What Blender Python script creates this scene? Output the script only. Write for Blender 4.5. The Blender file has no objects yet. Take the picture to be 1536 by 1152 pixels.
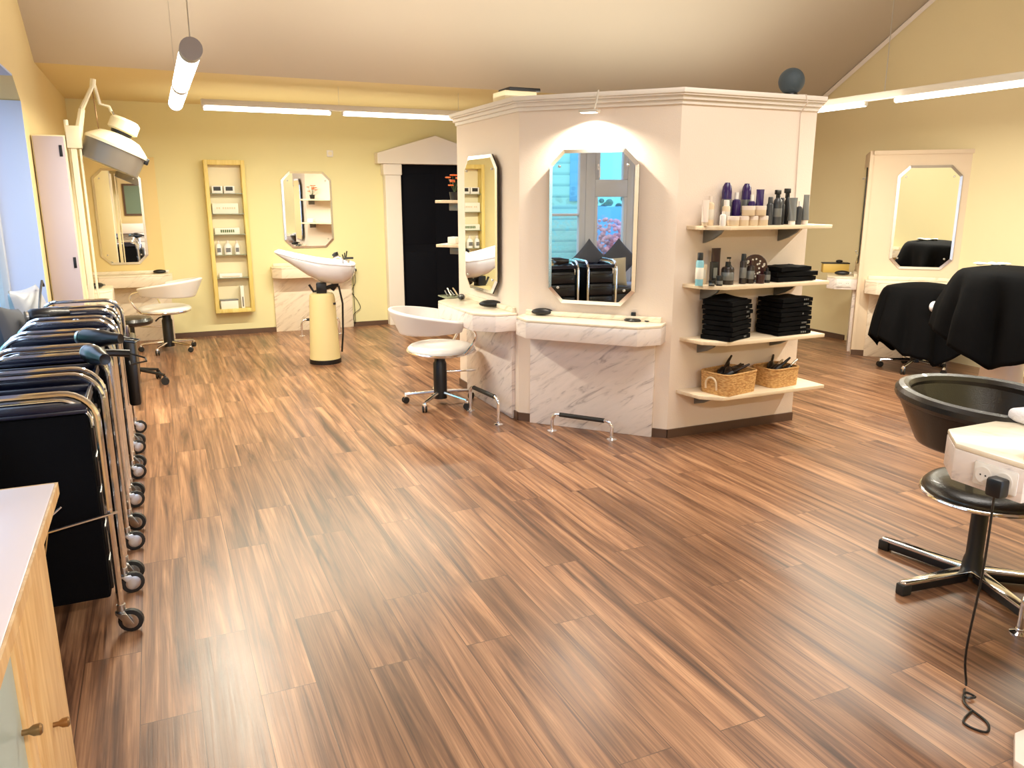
import bpy, bmesh, math, random
from mathutils import Vector, Matrix
random.seed(7)
R = math.radians
PI = math.pi
C = bpy.context.scene.collection

# ------------------------------------------------------------------ materials
def _mat(name):
    m = bpy.data.materials.new(name); m.use_nodes = True
    nt = m.node_tree; b = nt.nodes['Principled BSDF']
    return m, nt, b
def srgb(r, g, b):
    f = lambda c: (c/255/12.92) if c/255 <= .04045 else ((c/255+.055)/1.055)**2.4
    return (f(r), f(g), f(b), 1)
def mat(name, col, rough=.5, metal=0, bump=0, scale=60, var=0, vscale=6, emit=0, trans=0, coat=0, spec=None, alpha=1, sheen=0):
    m, nt, b = _mat(name)
    b.inputs['Base Color'].default_value = col
    b.inputs['Roughness'].default_value = rough
    b.inputs['Metallic'].default_value = metal
    b.inputs['Transmission Weight'].default_value = trans
    b.inputs['Coat Weight'].default_value = coat
    b.inputs['Alpha'].default_value = alpha
    b.inputs['Sheen Weight'].default_value = sheen
    if spec is not None: b.inputs['Specular IOR Level'].default_value = spec
    if emit:
        b.inputs['Emission Color'].default_value = col; b.inputs['Emission Strength'].default_value = emit
    tc = nt.nodes.new('ShaderNodeTexCoord')
    n = nt.nodes.new('ShaderNodeTexNoise'); n.inputs['Scale'].default_value = vscale; n.inputs['Detail'].default_value = 4
    nt.links.new(tc.outputs['Object'], n.inputs['Vector'])
    if var:
        mx = nt.nodes.new('ShaderNodeMix'); mx.data_type = 'RGBA'
        mx.inputs['A'].default_value = tuple(c*(1-var) for c in col[:3])+(1,)
        mx.inputs['B'].default_value = tuple(min(1, c*(1+var)) for c in col[:3])+(1,)
        nt.links.new(n.outputs['Fac'], mx.inputs['Factor']); nt.links.new(mx.outputs['Result'], b.inputs['Base Color'])
    if bump:
        n2 = nt.nodes.new('ShaderNodeTexNoise'); n2.inputs['Scale'].default_value = scale; n2.inputs['Detail'].default_value = 3
        nt.links.new(tc.outputs['Object'], n2.inputs['Vector'])
        bp = nt.nodes.new('ShaderNodeBump'); bp.inputs['Strength'].default_value = bump; bp.inputs['Distance'].default_value = .01
        nt.links.new(n2.outputs['Fac'], bp.inputs['Height']); nt.links.new(bp.outputs['Normal'], b.inputs['Normal'])
    return m

def floor_mat():
    m, nt, b = _mat('vinyl_planks')
    N = nt.nodes.new; L = nt.links.new
    tc = N('ShaderNodeTexCoord')
    mp = N('ShaderNodeMapping'); mp.inputs['Rotation'].default_value = (0, 0, R(90))
    L(tc.outputs['Object'], mp.inputs['Vector'])
    br = N('ShaderNodeTexBrick'); br.offset = .37; br.offset_frequency = 2; br.squash = 1
    br.inputs['Scale'].default_value = 1; br.inputs['Brick Width'].default_value = 1.25; br.inputs['Row Height'].default_value = .187
    br.inputs['Mortar Size'].default_value = .0016; br.inputs['Mortar Smooth'].default_value = .3; br.inputs['Bias'].default_value = 0
    br.inputs['Color1'].default_value = (0, 0, 0, 1); br.inputs['Color2'].default_value = (1, 1, 1, 1); br.inputs['Mortar'].default_value = (.5, .5, .5, 1)
    L(mp.outputs['Vector'], br.inputs['Vector'])
    rnd = N('ShaderNodeRGBToBW'); L(br.outputs['Color'], rnd.inputs['Color'])
    # per-plank shift of the grain
    cmb = N('ShaderNodeCombineXYZ')
    mu = N('ShaderNodeMath'); mu.operation = 'MULTIPLY'; mu.inputs[1].default_value = 37.0; L(rnd.outputs['Val'], mu.inputs[0])
    L(mu.outputs[0], cmb.inputs['X']); L(mu.outputs[0], cmb.inputs['Y']); L(mu.outputs[0], cmb.inputs['Z'])
    ad = N('ShaderNodeVectorMath'); ad.operation = 'ADD'; L(tc.outputs['Object'], ad.inputs[0]); L(cmb.outputs[0], ad.inputs[1])
    m1 = N('ShaderNodeMapping'); m1.inputs['Scale'].default_value = (15, .62, 1); L(ad.outputs[0], m1.inputs['Vector'])
    n1 = N('ShaderNodeTexNoise'); n1.inputs['Scale'].default_value = 1.15; n1.inputs['Detail'].default_value = 6; n1.inputs['Roughness'].default_value = .62; n1.inputs['Distortion'].default_value = 1.0
    L(m1.outputs[0], n1.inputs['Vector'])
    m2 = N('ShaderNodeMapping'); m2.inputs['Scale'].default_value = (85, 1.3, 1); L(ad.outputs[0], m2.inputs['Vector'])
    n2 = N('ShaderNodeTexNoise'); n2.inputs['Scale'].default_value = 2.0; n2.inputs['Detail'].default_value = 4; n2.inputs['Distortion'].default_value = .4
    L(m2.outputs[0], n2.inputs['Vector'])
    r1 = N('ShaderNodeValToRGB'); e = r1.color_ramp.elements
    e[0].position = .3; e[0].color = srgb(70, 47, 36); e[1].position = .76; e[1].color = srgb(192, 152, 118)
    k = e.new(.44); k.color = srgb(124, 89, 67); k = e.new(.57); k.color = srgb(156, 117, 88)
    L(n1.outputs['Fac'], r1.inputs['Fac'])
    r2 = N('ShaderNodeValToRGB'); e = r2.color_ramp.elements
    e[0].position = .34; e[0].color = (.58, .54, .52, 1); e[1].position = .6; e[1].color = (1.08, 1.06, 1.03, 1)
    L(n2.outputs['Fac'], r2.inputs['Fac'])
    mx = N('ShaderNodeMix'); mx.data_type = 'RGBA'; mx.blend_type = 'MULTIPLY'; mx.inputs['Factor'].default_value = .75
    L(r1.outputs['Color'], mx.inputs['A']); L(r2.outputs['Color'], mx.inputs['B'])
    n4 = N('ShaderNodeTexNoise'); n4.inputs['Scale'].default_value = 1.0; n4.inputs['Detail'].default_value = 3; n4.inputs['Distortion'].default_value = .6
    m4 = N('ShaderNodeMapping'); m4.inputs['Scale'].default_value = (6, 1.1, 1); L(ad.outputs[0], m4.inputs['Vector']); L(m4.outputs[0], n4.inputs['Vector'])
    r4 = N('ShaderNodeValToRGB'); e = r4.color_ramp.elements
    e[0].position = .36; e[0].color = (.62, .58, .56, 1); e[1].position = .56; e[1].color = (1.05, 1.04, 1.03, 1)
    L(n4.outputs['Fac'], r4.inputs['Fac'])
    mx4 = N('ShaderNodeMix'); mx4.data_type = 'RGBA'; mx4.blend_type = 'MULTIPLY'; mx4.inputs['Factor'].default_value = .8
    L(mx.outputs['Result'], mx4.inputs['A']); L(r4.outputs['Color'], mx4.inputs['B']); mx = mx4
    # plank to plank tone
    r3 = N('ShaderNodeValToRGB'); e = r3.color_ramp.elements
    e[0].position = 0; e[0].color = (.92, .89, .87, 1); e[1].position = 1; e[1].color = (1.28, 1.24, 1.2, 1)
    L(rnd.outputs['Val'], r3.inputs['Fac'])
    mx2 = N('ShaderNodeMix'); mx2.data_type = 'RGBA'; mx2.blend_type = 'MULTIPLY'; mx2.inputs['Factor'].default_value = 1
    L(mx.outputs['Result'], mx2.inputs['A']); L(r3.outputs['Color'], mx2.inputs['B'])
    mx3 = N('ShaderNodeMix'); mx3.data_type = 'RGBA'; mx3.inputs['B'].default_value = srgb(45, 30, 24)
    sc = N('ShaderNodeMath'); sc.operation = 'MULTIPLY'; sc.inputs[1].default_value = .7; L(br.outputs['Fac'], sc.inputs[0])
    L(sc.outputs[0], mx3.inputs['Factor']); L(mx2.outputs['Result'], mx3.inputs['A'])
    L(mx3.outputs['Result'], b.inputs['Base Color'])
    rr = N('ShaderNodeMapRange'); rr.inputs['To Min'].default_value = .27; rr.inputs['To Max'].default_value = .42
    L(n2.outputs['Fac'], rr.inputs['Value']); L(rr.outputs[0], b.inputs['Roughness'])
    bp = N('ShaderNodeBump'); bp.inputs['Strength'].default_value = .12; bp.inputs['Distance'].default_value = .002
    L(n2.outputs['Fac'], bp.inputs['Height']); L(bp.outputs[0], b.inputs['Normal'])
    b.inputs['Specular IOR Level'].default_value = .6
    return m

def marble_mat(name='marble', base=(236, 226, 222), vein=(150, 136, 138), rot=-35):
    m, nt, b = _mat(name)
    N = nt.nodes.new; L = nt.links.new
    tc = N('ShaderNodeTexCoord')
    mp = N('ShaderNodeMapping'); mp.vector_type = 'TEXTURE'; mp.inputs['Rotation'].default_value = (R(10), R(rot), R(10)); mp.inputs['Scale'].default_value = (.62, .5, .11)
    L(tc.outputs['Object'], mp.inputs['Vector'])
    n = N('ShaderNodeTexNoise'); n.inputs['Scale'].default_value = 2.6; n.inputs['Detail'].default_value = 8; n.inputs['Roughness'].default_value = .62; n.inputs['Distortion'].default_value = .9
    L(mp.outputs[0], n.inputs['Vector'])
    r = N('ShaderNodeValToRGB'); e = r.color_ramp.elements
    e[0].position = .27; e[0].color = srgb(*vein); e[1].position = .47; e[1].color = srgb(*base)
    k = e.new(.39); k.color = srgb(*[int(.2*v+.8*q) for v, q in zip(vein, base)])
    k = e.new(.7); k.color = srgb(*[min(255, int(q*1.03)) for q in base])
    L(n.outputs['Fac'], r.inputs['Fac']); L(r.outputs['Color'], b.inputs['Base Color'])
    b.inputs['Roughness'].default_value = .22
    return m

def wood_mat(name, a, c, sc=(1, 1, 14), rough=.45):
    m, nt, b = _mat(name)
    N = nt.nodes.new; L = nt.links.new
    tc = N('ShaderNodeTexCoord'); mp = N('ShaderNodeMapping'); mp.inputs['Scale'].default_value = sc
    L(tc.outputs['Object'], mp.inputs['Vector'])
    n = N('ShaderNodeTexNoise'); n.inputs['Scale'].default_value = 3; n.inputs['Detail'].default_value = 5; n.inputs['Distortion'].default_value = .7
    L(mp.outputs[0], n.inputs['Vector'])
    r = N('ShaderNodeValToRGB'); e = r.color_ramp.elements
    e[0].position = .35; e[0].color = srgb(*a); e[1].position = .68; e[1].color = srgb(*c)
    L(n.outputs['Fac'], r.inputs['Fac']); L(r.outputs['Color'], b.inputs['Base Color']); b.inputs['Roughness'].default_value = rough
    return m

def slat_mat(name, a, c, freq):
    m, nt, b = _mat(name)
    N = nt.nodes.new; L = nt.links.new
    tc = N('ShaderNodeTexCoord'); w = N('ShaderNodeTexWave'); w.wave_type = 'BANDS'; w.bands_direction = 'Z'; w.wave_profile = 'SAW'
    w.inputs['Scale'].default_value = freq; w.inputs['Distortion'].default_value = 0
    L(tc.outputs['Object'], w.inputs['Vector'])
    r = N('ShaderNodeValToRGB'); e = r.color_ramp.elements
    e[0].position = 0; e[0].color = srgb(*a); e[1].position = .3; e[1].color = srgb(*c)
    L(w.outputs['Fac'], r.inputs['Fac']); L(r.outputs['Color'], b.inputs['Base Color']); b.inputs['Roughness'].default_value = .7
    return m

def weave_mat():
    m, nt, b = _mat('woven_reed')
    N = nt.nodes.new; L = nt.links.new
    tc = N('ShaderNodeTexCoord')
    mp = N('ShaderNodeMapping'); mp.inputs['Scale'].default_value = (30, 30, 90); L(tc.outputs['Object'], mp.inputs['Vector'])
    ck = N('ShaderNodeTexVoronoi'); ck.inputs['Scale'].default_value = 1.3; L(mp.outputs[0], ck.inputs['Vector'])
    r = N('ShaderNodeValToRGB'); e = r.color_ramp.elements
    e[0].position = .1; e[0].color = srgb(226, 182, 118); e[1].position = .9; e[1].color = srgb(178, 126, 72)
    L(ck.outputs['Distance'], r.inputs['Fac']); L(r.outputs['Color'], b.inputs['Base Color'])
    bp = N('ShaderNodeBump'); bp.inputs['Strength'].default_value = .6; bp.inputs['Distance'].default_value = .004; bp.invert = True
    L(ck.outputs['Distance'], bp.inputs['Height']); L(bp.outputs[0], b.inputs['Normal']); b.inputs['Roughness'].default_value = .7
    return m

M = {}
M['floor'] = floor_mat()
M['wall_y'] = mat('yellow_wallpaper', srgb(233, 224, 174), .75, bump=.1, scale=160, var=.03, vscale=1.5)
M['wall_l'] = mat('ochre_wallpaper', srgb(228, 206, 152), .75, bump=.1, scale=160, var=.03, vscale=1.5)
M['wall_k'] = mat('cream_wallpaper', srgb(236, 220, 206), .75, bump=.16, scale=150, var=.02, vscale=1.5)
M['wall_r'] = mat('pale_yellow_wallpaper', srgb(236, 222, 180), .75, bump=.1, scale=160, var=.03, vscale=1.5)
M['panel'] = mat('beige_panel', srgb(228, 206, 178), .6, var=.02)
M['panel_y'] = mat('ochre_panel', srgb(232, 208, 146), .6, var=.02)
M['ceil'] = mat('ceiling_paint', srgb(196, 184, 166), .85, var=.03, vscale=.7)
M['ceil_y'] = mat('flat_ceiling_paint', srgb(222, 202, 150), .85, var=.02, vscale=.7)
M['reveal'] = mat('blue_daylit_plaster', srgb(186, 200, 232), .8)  # white plaster with the daylight's blue tint put into its colour
M['base'] = mat('brown_skirting', srgb(92, 68, 54), .45, var=.15, vscale=9)
M['white'] = mat('white_gloss', srgb(240, 236, 232), .35)
M['plaster_white'] = mat('white_moulding', srgb(238, 230, 222), .55)
M['marble'] = marble_mat()
M['marble_w'] = marble_mat('warm_marble', (238, 222, 200), (168, 142, 116))
M['marble_top'] = marble_mat('marble_top', (240, 228, 206), (205, 186, 160))
M['mirror'] = mat('mirror_silver', (.93, .94, .93, 1), .012, 1)
M['bevel'] = mat('bevelled_mirror_edge', (.95, .95, .95, 1), .25, 1)
M['chrome'] = mat('chrome', (.92, .92, .93, 1), .1, 1)
M['steel'] = mat('brushed_steel', (.6, .59, .57, 1), .3, 1)
M['black'] = mat('black_plastic', srgb(13, 13, 16), .4)
M['blackg'] = mat('glossy_black_plastic', srgb(14, 15, 20), .3)
M['tray'] = mat('dark_blue_black_tray', srgb(20, 24, 44), .3)
M['rubber'] = mat('black_rubber', srgb(28, 27, 26), .6)
M['leather'] = mat('black_leather', srgb(20, 18, 17), .28, bump=.15, scale=200, coat=.2)
M['wleather'] = mat('white_vinyl', srgb(238, 236, 234), .35, bump=.05, scale=120)
M['cloth'] = mat('black_cape_cloth', srgb(8, 8, 10), .85, bump=.15, scale=180, spec=.1)
M['ceramic'] = mat('white_ceramic', srgb(226, 228, 238), .12, coat=.5)
M['cream_gloss'] = mat('cream_pedestal', srgb(240, 226, 168), .3)
M['beech'] = wood_mat('beech_wood', (214, 166, 104), (240, 200, 140), (9, 9, 1.2))
M['beech_y'] = wood_mat('yellow_maple', (222, 196, 108), (238, 216, 138), (8, 8, 1))
M['shelf'] = wood_mat('pale_shelf_laminate', (226, 204, 172), (240, 222, 194), (1, 8, 8))
M['laminate'] = mat('pinkish_white_laminate', srgb(236, 222, 222), .3)
M['glass'] = mat('clear_glass', (.9, .97, .95, 1), .02, trans=1)
M['glassg'] = mat('greenish_shelf_glass', srgb(214, 226, 190), .1, trans=.6)
M['pane'] = mat('window_glass', (1, 1, 1, 1), 0, trans=1, alpha=.15)
M['frame'] = mat('grey_window_frame', srgb(186, 190, 196), .4)
M['lilac'] = mat('lilac_white_door', srgb(186, 174, 182), .4)
M['tube'] = mat('lit_tube', (1, .96, .9, 1), .4, emit=5)
M['lampw'] = mat('lamp_white_metal', srgb(212, 206, 194), .4)
M['capgrey'] = mat('grey_end_cap', srgb(168, 160, 156), .4)
M['hood'] = mat('smoky_hood_plastic', srgb(112, 104, 94), .3)
M['creamp'] = mat('cream_plastic', srgb(238, 226, 190), .35)
M['navy'] = mat('doorway_shade', srgb(12, 13, 20), .8, spec=.1)  # near-black colour painted for the shade of the room beyond the doorway
M['basket'] = weave_mat()
M['pinkw'] = mat('pearl_white_plastic', srgb(232, 216, 204), .3)
M['beigep'] = mat('beige_jar_plastic', srgb(222, 200, 168), .35)
M['purple'] = mat('purple_plastic', srgb(50, 28, 88), .25)
M['dgrey'] = mat('dark_grey_plastic', srgb(58, 60, 64), .3)
M['mgrey'] = mat('silver_grey_plastic', srgb(118, 120, 120), .3, metal=.3)
M['lblue'] = mat('light_blue_can', srgb(128, 186, 200), .3)
M['maroon'] = mat('dark_maroon_plastic', srgb(52, 22, 24), .3)
M['brownb'] = mat('dark_brown_plastic', srgb(38, 28, 26), .3)
M['label'] = mat('pale_label', srgb(214, 208, 196), .5)
M['teal'] = slat_mat('teal_slats', (96, 170, 176), (150, 222, 218), 1.9)
M['tealp'] = mat('teal_wall', srgb(130, 215, 205), .8)
M['blue'] = mat('blue_fence_paint', srgb(84, 168, 226), .7)
M['green'] = mat('dark_foliage', srgb(40, 66, 48), .9, bump=.8, scale=20, var=.5, vscale=14)
M['pink'] = mat('pink_heather', srgb(206, 148, 158), .9, bump=1, scale=40, var=.45, vscale=30)
M['ground'] = mat('paving', srgb(150, 146, 140), .9, var=.15, vscale=3)
M['orange'] = mat('orange_petals', srgb(232, 110, 30), .6)
M['leaf'] = mat('leaf_green', srgb(60, 84, 40), .6)
M['silver_cushion'] = mat('silvery_fabric', srgb(158, 162, 172), .35, var=.15, vscale=9)
M['grey_cushion'] = mat('dark_grey_fabric', srgb(62, 64, 72), .8, var=.2)
M['beige_cushion'] = mat('beige_fabric', srgb(170, 158, 130), .8, var=.1)
M['yellowp'] = mat('yellow_wood_box', srgb(222, 186, 96), .5)
M['speaker'] = mat('slate_blue_grille', srgb(58, 72, 82), .5, bump=.4, scale=250)
M['whitep'] = mat('white_paper', srgb(236, 234, 222), .6)
M['towel'] = mat('white_terry', srgb(226, 224, 232), .9, bump=.5, scale=150)
M['brass'] = mat('aged_brass', srgb(150, 116, 76), .35, metal=.8)
M['skyblue'] = mat('daylight_glow', srgb(150, 190, 250), .4, emit=1.1)  # emission imitates daylight reaching the ceiling behind the kiosk
M['greenlabel'] = mat('olive_green_print', srgb(86, 110, 64), .5)

# ------------------------------------------------------------------ mesh helpers
class MB:
    def __init__(s): s.bm = bmesh.new(); s.mi = 0
    def merge(s, b2, T=None):
        if T is not None: bmesh.ops.transform(b2, matrix=T, verts=b2.verts)
        mp = {v: s.bm.verts.new(v.co) for v in b2.verts}
        for f in b2.faces:
            try: nf = s.bm.faces.new([mp[v] for v in f.verts]); nf.material_index = s.mi
            except ValueError: pass
        b2.free(); return s
    def box(s, a, b, bev=0, T=None, seg=2):
        q = bmesh.new(); bmesh.ops.create_cube(q, size=1)
        sx, sy, sz = (b[0]-a[0], b[1]-a[1], b[2]-a[2])
        for v in q.verts: v.co = Vector((a[0]+sx*(v.co.x+.5), a[1]+sy*(v.co.y+.5), a[2]+sz*(v.co.z+.5)))
        if bev: bmesh.ops.bevel(q, geom=q.edges[:], offset=bev, segments=seg, affect='EDGES', profile=.5)
        return s.merge(q, T)
    def prism(s, poly, z0, z1, bev=0, T=None):
        q = bmesh.new(); vs = [q.verts.new((x, y, z0)) for x, y in poly]; f = q.faces.new(vs)
        e = bmesh.ops.extrude_face_region(q, geom=[f])
        for v in e['geom']:
            if isinstance(v, bmesh.types.BMVert): v.co.z = z1
        bmesh.ops.recalc_face_normals(q, faces=q.faces[:])
        if bev: bmesh.ops.bevel(q, geom=q.edges[:], offset=bev, segments=2, affect='EDGES', profile=.5)
        return s.merge(q, T)
    def lathe(s, prof, seg=24, T=None, sx=1, sy=1):
        q = bmesh.new(); rings = []
        for r, z in prof:
            if r < 1e-5: rings.append([q.verts.new((0, 0, z))])
            else: rings.append([q.verts.new((r*sx*math.cos(2*PI*i/seg), r*sy*math.sin(2*PI*i/seg), z)) for i in range(seg)])
        for A, B in zip(rings, rings[1:]):
            for i in range(seg):
                j = (i+1) % seg
                if len(A) == 1 and len(B) == 1: break
                if len(A) == 1: q.faces.new((A[0], B[i], B[j])) if True else 0
                elif len(B) == 1: q.faces.new((A[i], A[j], B[0]))
                else: q.faces.new((A[i], A[j], B[j], B[i]))
        for ring, rev in ((rings[0], 1), (rings[-1], 0)):
            if len(ring) > 1: q.faces.new(ring[::-1] if rev else ring)
        bmesh.ops.recalc_face_normals(q, faces=q.faces[:])
        return s.merge(q, T)
    def tube(s, pts, r, seg=8, closed=False, T=None, r_end=None):
        P = [Vector(p) for p in pts]; n = len(P); q = bmesh.new(); rings = []
        t0 = (P[1]-P[0]).normalized()
        up = Vector((0, 0, 1)) if abs(t0.z) < .9 else Vector((1, 0, 0))
        nr = (up - t0*up.dot(t0)).normalized()
        for i in range(n):
            if closed: t = (P[(i+1) % n]-P[i-1]).normalized()
            else: t = (P[min(i+1, n-1)]-P[max(i-1, 0)]).normalized()
            nr = (nr - t*nr.dot(t)).normalized(); bn = t.cross(nr)
            rr = r if r_end is None else r+(r_end-r)*i/(n-1)
            rings.append([q.verts.new(P[i]+(nr*math.cos(2*PI*k/seg)+bn*math.sin(2*PI*k/seg))*rr) for k in range(seg)])
        for i in range(n if closed else n-1):
            A, B = rings[i], rings[(i+1) % n]
            for k in range(seg): q.faces.new((A[k], A[(k+1) % seg], B[(k+1) % seg], B[k]))
        if not closed: q.faces.new(rings[0][::-1]); q.faces.new(rings[-1])
        bmesh.ops.recalc_face_normals(q, faces=q.faces[:])
        return s.merge(q, T)
    def grid(s, fn, nu, nv, closeu=False, T=None):
        q = bmesh.new(); V = [[q.verts.new(fn(i/nu, j/nv)) for j in range(nv+1)] for i in range(nu if closeu else nu+1)]
        for i in range(nu):
            for j in range(nv):
                A = V[i]; B = V[(i+1) % len(V)] if closeu else V[i+1]
                q.faces.new((A[j], B[j], B[j+1], A[j+1]))
        return s.merge(q, T)
    def ball(s, c, r, seg=16, sc=(1, 1, 1)):
        q = bmesh.new(); bmesh.ops.create_uvsphere(q, u_segments=seg, v_segments=max(6, seg//2), radius=1)
        for v in q.verts: v.co = Vector((c[0]+v.co.x*r*sc[0], c[1]+v.co.y*r*sc[1], c[2]+v.co.z*r*sc[2]))
        return s.merge(q)
    def build(s, name, m, parent=None, loc=None, rot=None, smooth=35, solid=0, subd=0):
        me = bpy.data.meshes.new(name); s.bm.normal_update(); s.bm.to_mesh(me); s.bm.free()
        for x in (m if isinstance(m, (list, tuple)) else [m]): me.materials.append(M[x] if isinstance(x, str) else x)
        if smooth:
            for p in me.polygons: p.use_smooth = True
            me.set_sharp_from_angle(angle=R(smooth))
        o = bpy.data.objects.new(name, me); C.objects.link(o)
        if parent is not None: o.parent = parent
        if loc is not None: o.location = loc
        if rot is not None: o.rotation_euler = rot
        if solid:
            md = o.modifiers.new('thickness', 'SOLIDIFY'); md.thickness = solid; md.offset = 0
        if subd:
            md = o.modifiers.new('smooth', 'SUBSURF'); md.levels = subd; md.render_levels = subd
        return o

def tag(o, label, cat, group=None):
    o['label'] = label; o['category'] = cat
    if group: o['group'] = group
    return o
def thing(name, label, cat, loc=(0, 0, 0), rz=0, group=None):
    o = bpy.data.objects.new(name, None); C.objects.link(o); o.location = loc; o.rotation_euler = (0, 0, rz)
    o.empty_display_size = .1
    return tag(o, label, cat, group)
def struct(o): o['kind'] = 'structure'; return o
def dup(root, loc, rz, label, group=None):
    r = root.copy(); C.objects.link(r); r.location = loc; r.rotation_euler = (0, 0, rz); r['label'] = label
    if group: r['group'] = group
    for ch in list(root.children):
        c = ch.copy(); C.objects.link(c); c.parent = r
        for g in list(ch.children):
            d = g.copy(); C.objects.link(d); d.parent = c
    return r
def arc(c, r, a0, a1, n, plane='xz'):
    out = []
    for i in range(n+1):
        a = R(a0+(a1-a0)*i/n); x, y = r*math.cos(a), r*math.sin(a)
        out.append({'xz': (c[0]+x, c[1], c[2]+y), 'yz': (c[0], c[1]+x, c[2]+y), 'xy': (c[0]+x, c[1]+y, c[2])}[plane])
    return out
def spline(P, n=6):
    P = [Vector(p) for p in P]; out = []
    for i in range(len(P)-1):
        a, b, c, d = P[max(i-1, 0)], P[i], P[i+1], P[min(i+2, len(P)-1)]
        for k in range(n):
            t = k/n; out.append(.5*((2*b)+(c-a)*t+(2*a-5*b+4*c-d)*t*t+(3*b-a-3*c+d)*t**3))
    return out+[P[-1]]
def TR(loc, rx=0, ry=0, rz=0): return Matrix.Translation(loc) @ Matrix.Rotation(rz, 4, 'Z') @ Matrix.Rotation(ry, 4, 'Y') @ Matrix.Rotation(rx, 4, 'X')

# ------------------------------------------------------------------ camera
cam_d = bpy.data.cameras.new('camera'); cam = bpy.data.objects.new('camera', cam_d); C.objects.link(cam)
cam.location = (0, 0, 1.65); cam.rotation_euler = (R(90-13.34), 0, R(-24.2))
cam_d.sensor_width = 36; cam_d.lens = 36*1178/1536; cam_d.clip_start = .05
bpy.context.scene.camera = cam

# ------------------------------------------------------------------ room shell
XL, XR, YB, YF = -.735, 7.4, 10.2, -2.6
ZF = 2.7; YE = 7.66; YR = 4.3; YN = .94; ZR = ZF+.58*(YE-YR)
struct(MB().box((XL-.02, YF, -.05), (XR+.02, YB, 0)).build('floor', 'floor', smooth=0))
# ceiling: slope down to the back, ridge, slope to the front, flats at both ends
q = MB()
prof = [(YF, ZF), (YN, ZF), (YR, ZR), (YE, ZF), (YE, ZF+.06), (YR, ZR+.08), (YN, ZF+.06), (YF, ZF+.06)]
q.prism([(y, z) for y, z in prof], XL-.3, XR, T=Matrix(((0, 0, 1, 0), (1, 0, 0, 0), (0, 1, 0, 0), (0, 0, 0, 1))))
struct(q.build('ceiling', 'ceil', smooth=0))
struct(MB().box((XL-.3, YE, ZF), (XR, YB, ZF+.06)).build('ceiling.001', 'ceil_y', smooth=0))
struct(MB().box((XL-.3, YB, 0), (XR+.2, YB+.12, ZF)).build('wall_back', 'wall_y', smooth=0))
struct(MB().box((XR, YF, 0), (XR+.12, YB, ZR+.2)).build('wall_right', 'wall_r', smooth=0))
# sloping trim where the roof meets the right wall
struct(MB().tube([(XR-.02, YE, ZF-.02), (XR-.02, YR, ZR-.02)], .03, 4).build('trim_6', 'plaster_white'))
# left wall with one long window opening
WY0, WY1, WZ0, WZ1, WD = 1.3, 6.5, .62, 2.43, .3
q = MB()
q.box((XL-WD, YF, 0), (XL, WY0, ZF+.5)); q.box((XL-WD, WY1, 0), (XL, YB, ZF+.5))
q.box((XL-WD, WY0, 0), (XL, WY1, WZ0)); q.box((XL-WD, WY0, WZ1), (XL, WY1, ZR+.2))
q.prism([(WY1, WZ1), (WY1-.25, WZ1), (WY1, WZ1-.14)], XL-WD, XL, T=Matrix(((0, 0, 1, 0), (1, 0, 0, 0), (0, 1, 0, 0), (0, 0, 0, 1))))
struct(q.build('wall_left', 'wall_l', smooth=0))
q = MB()   # reveals and inner sill, blue of the daylight put into their colour
q.box((XL-WD, WY1-.012, WZ0), (XL+.002, WY1+.0, WZ1-.14)); q.box((XL-WD, WY0, WZ1-.012), (XL, WY1-.25, WZ1))
q.box((XL-WD, WY0, WZ0), (XL+.03, WY1, WZ0+.03), .006)
struct(q.build('trim_1', 'reveal', smooth=0))
# front wall (behind the camera) with a shop window
q = MB(); fx0, fx1, fz1 = 1.9, 6.8, 2.35
q.box((XL-.3, YF-.12, 0), (fx0, YF, ZF)); q.box((fx1, YF-.12, 0), (XR+.1, YF, ZF)); q.box((fx0, YF-.12, fz1), (fx1, YF, ZF)); q.box((fx0, YF-.12, 0), (fx1, YF, .3))
struct(q.build('wall_front', 'wall_l', smooth=0))

def window(name, frames, panes, handles=(), depth_axis='x'):
    q = MB()
    for a, b in frames: q.box(a, b, .008)
    w = struct(q.build(name, 'frame'))
    for a, b in panes: MB().box(a, b).build('window_pane', 'pane', w, smooth=0)
    for (x, y, z) in handles:
        MB().box((x, y-.012, z-.035), (x+.015, y+.012, z+.035), .004).tube([(x+.015, y, z), (x+.045, y, z), (x+.05, y, z-.03), (x+.05, y, z-.12)], .008, 8).build('window_handle', 'white', w)
    return w
wx0, wx1 = XL-WD+.02, XL-WD+.09
def bar(y0, y1, z0, z1): return ((wx0, y0, z0), (wx1, y1, z1))
def pn(y0, y1, z0, z1): return ((wx0+.03, y0, z0), (wx0+.036, y1, z1))
zb, zt = WZ0+.03, WZ1
fr = [bar(2.62, 2.70, zb, zt), bar(3.12, 3.24, zb, zt), bar(2.7, 3.12, zt-.07, zt), bar(2.7, 3.12, zb, zb+.06), bar(2.7, 3.12, .88, .97), bar(2.7, 3.12, 1.66, 1.86),
      bar(2.7, 2.76, 1.86, zt-.07), bar(3.06, 3.12, 1.86, zt-.07), bar(2.7, 2.74, .97, 1.66), bar(3.08, 3.12, .97, 1.66)]
window('window_1', fr, [pn(2.7, 3.12, 1.8, zt-.05), pn(2.7, 3.12, .95, 1.7), pn(2.7, 3.12, .7, .9)], [(wx1, 3.09, 2.0)])
fr = [bar(3.24, 3.32, zb, zt), bar(3.92, 4.0, zb, zt), bar(3.32, 3.92, zt-.07, zt), bar(3.32, 3.92, zb, zb+.07), bar(3.32, 3.92, 1.44, 1.47)]
window('window_2', fr, [pn(3.32, 3.92, zb+.05, zt-.05)], [])
fr = []; ps = []
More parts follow.
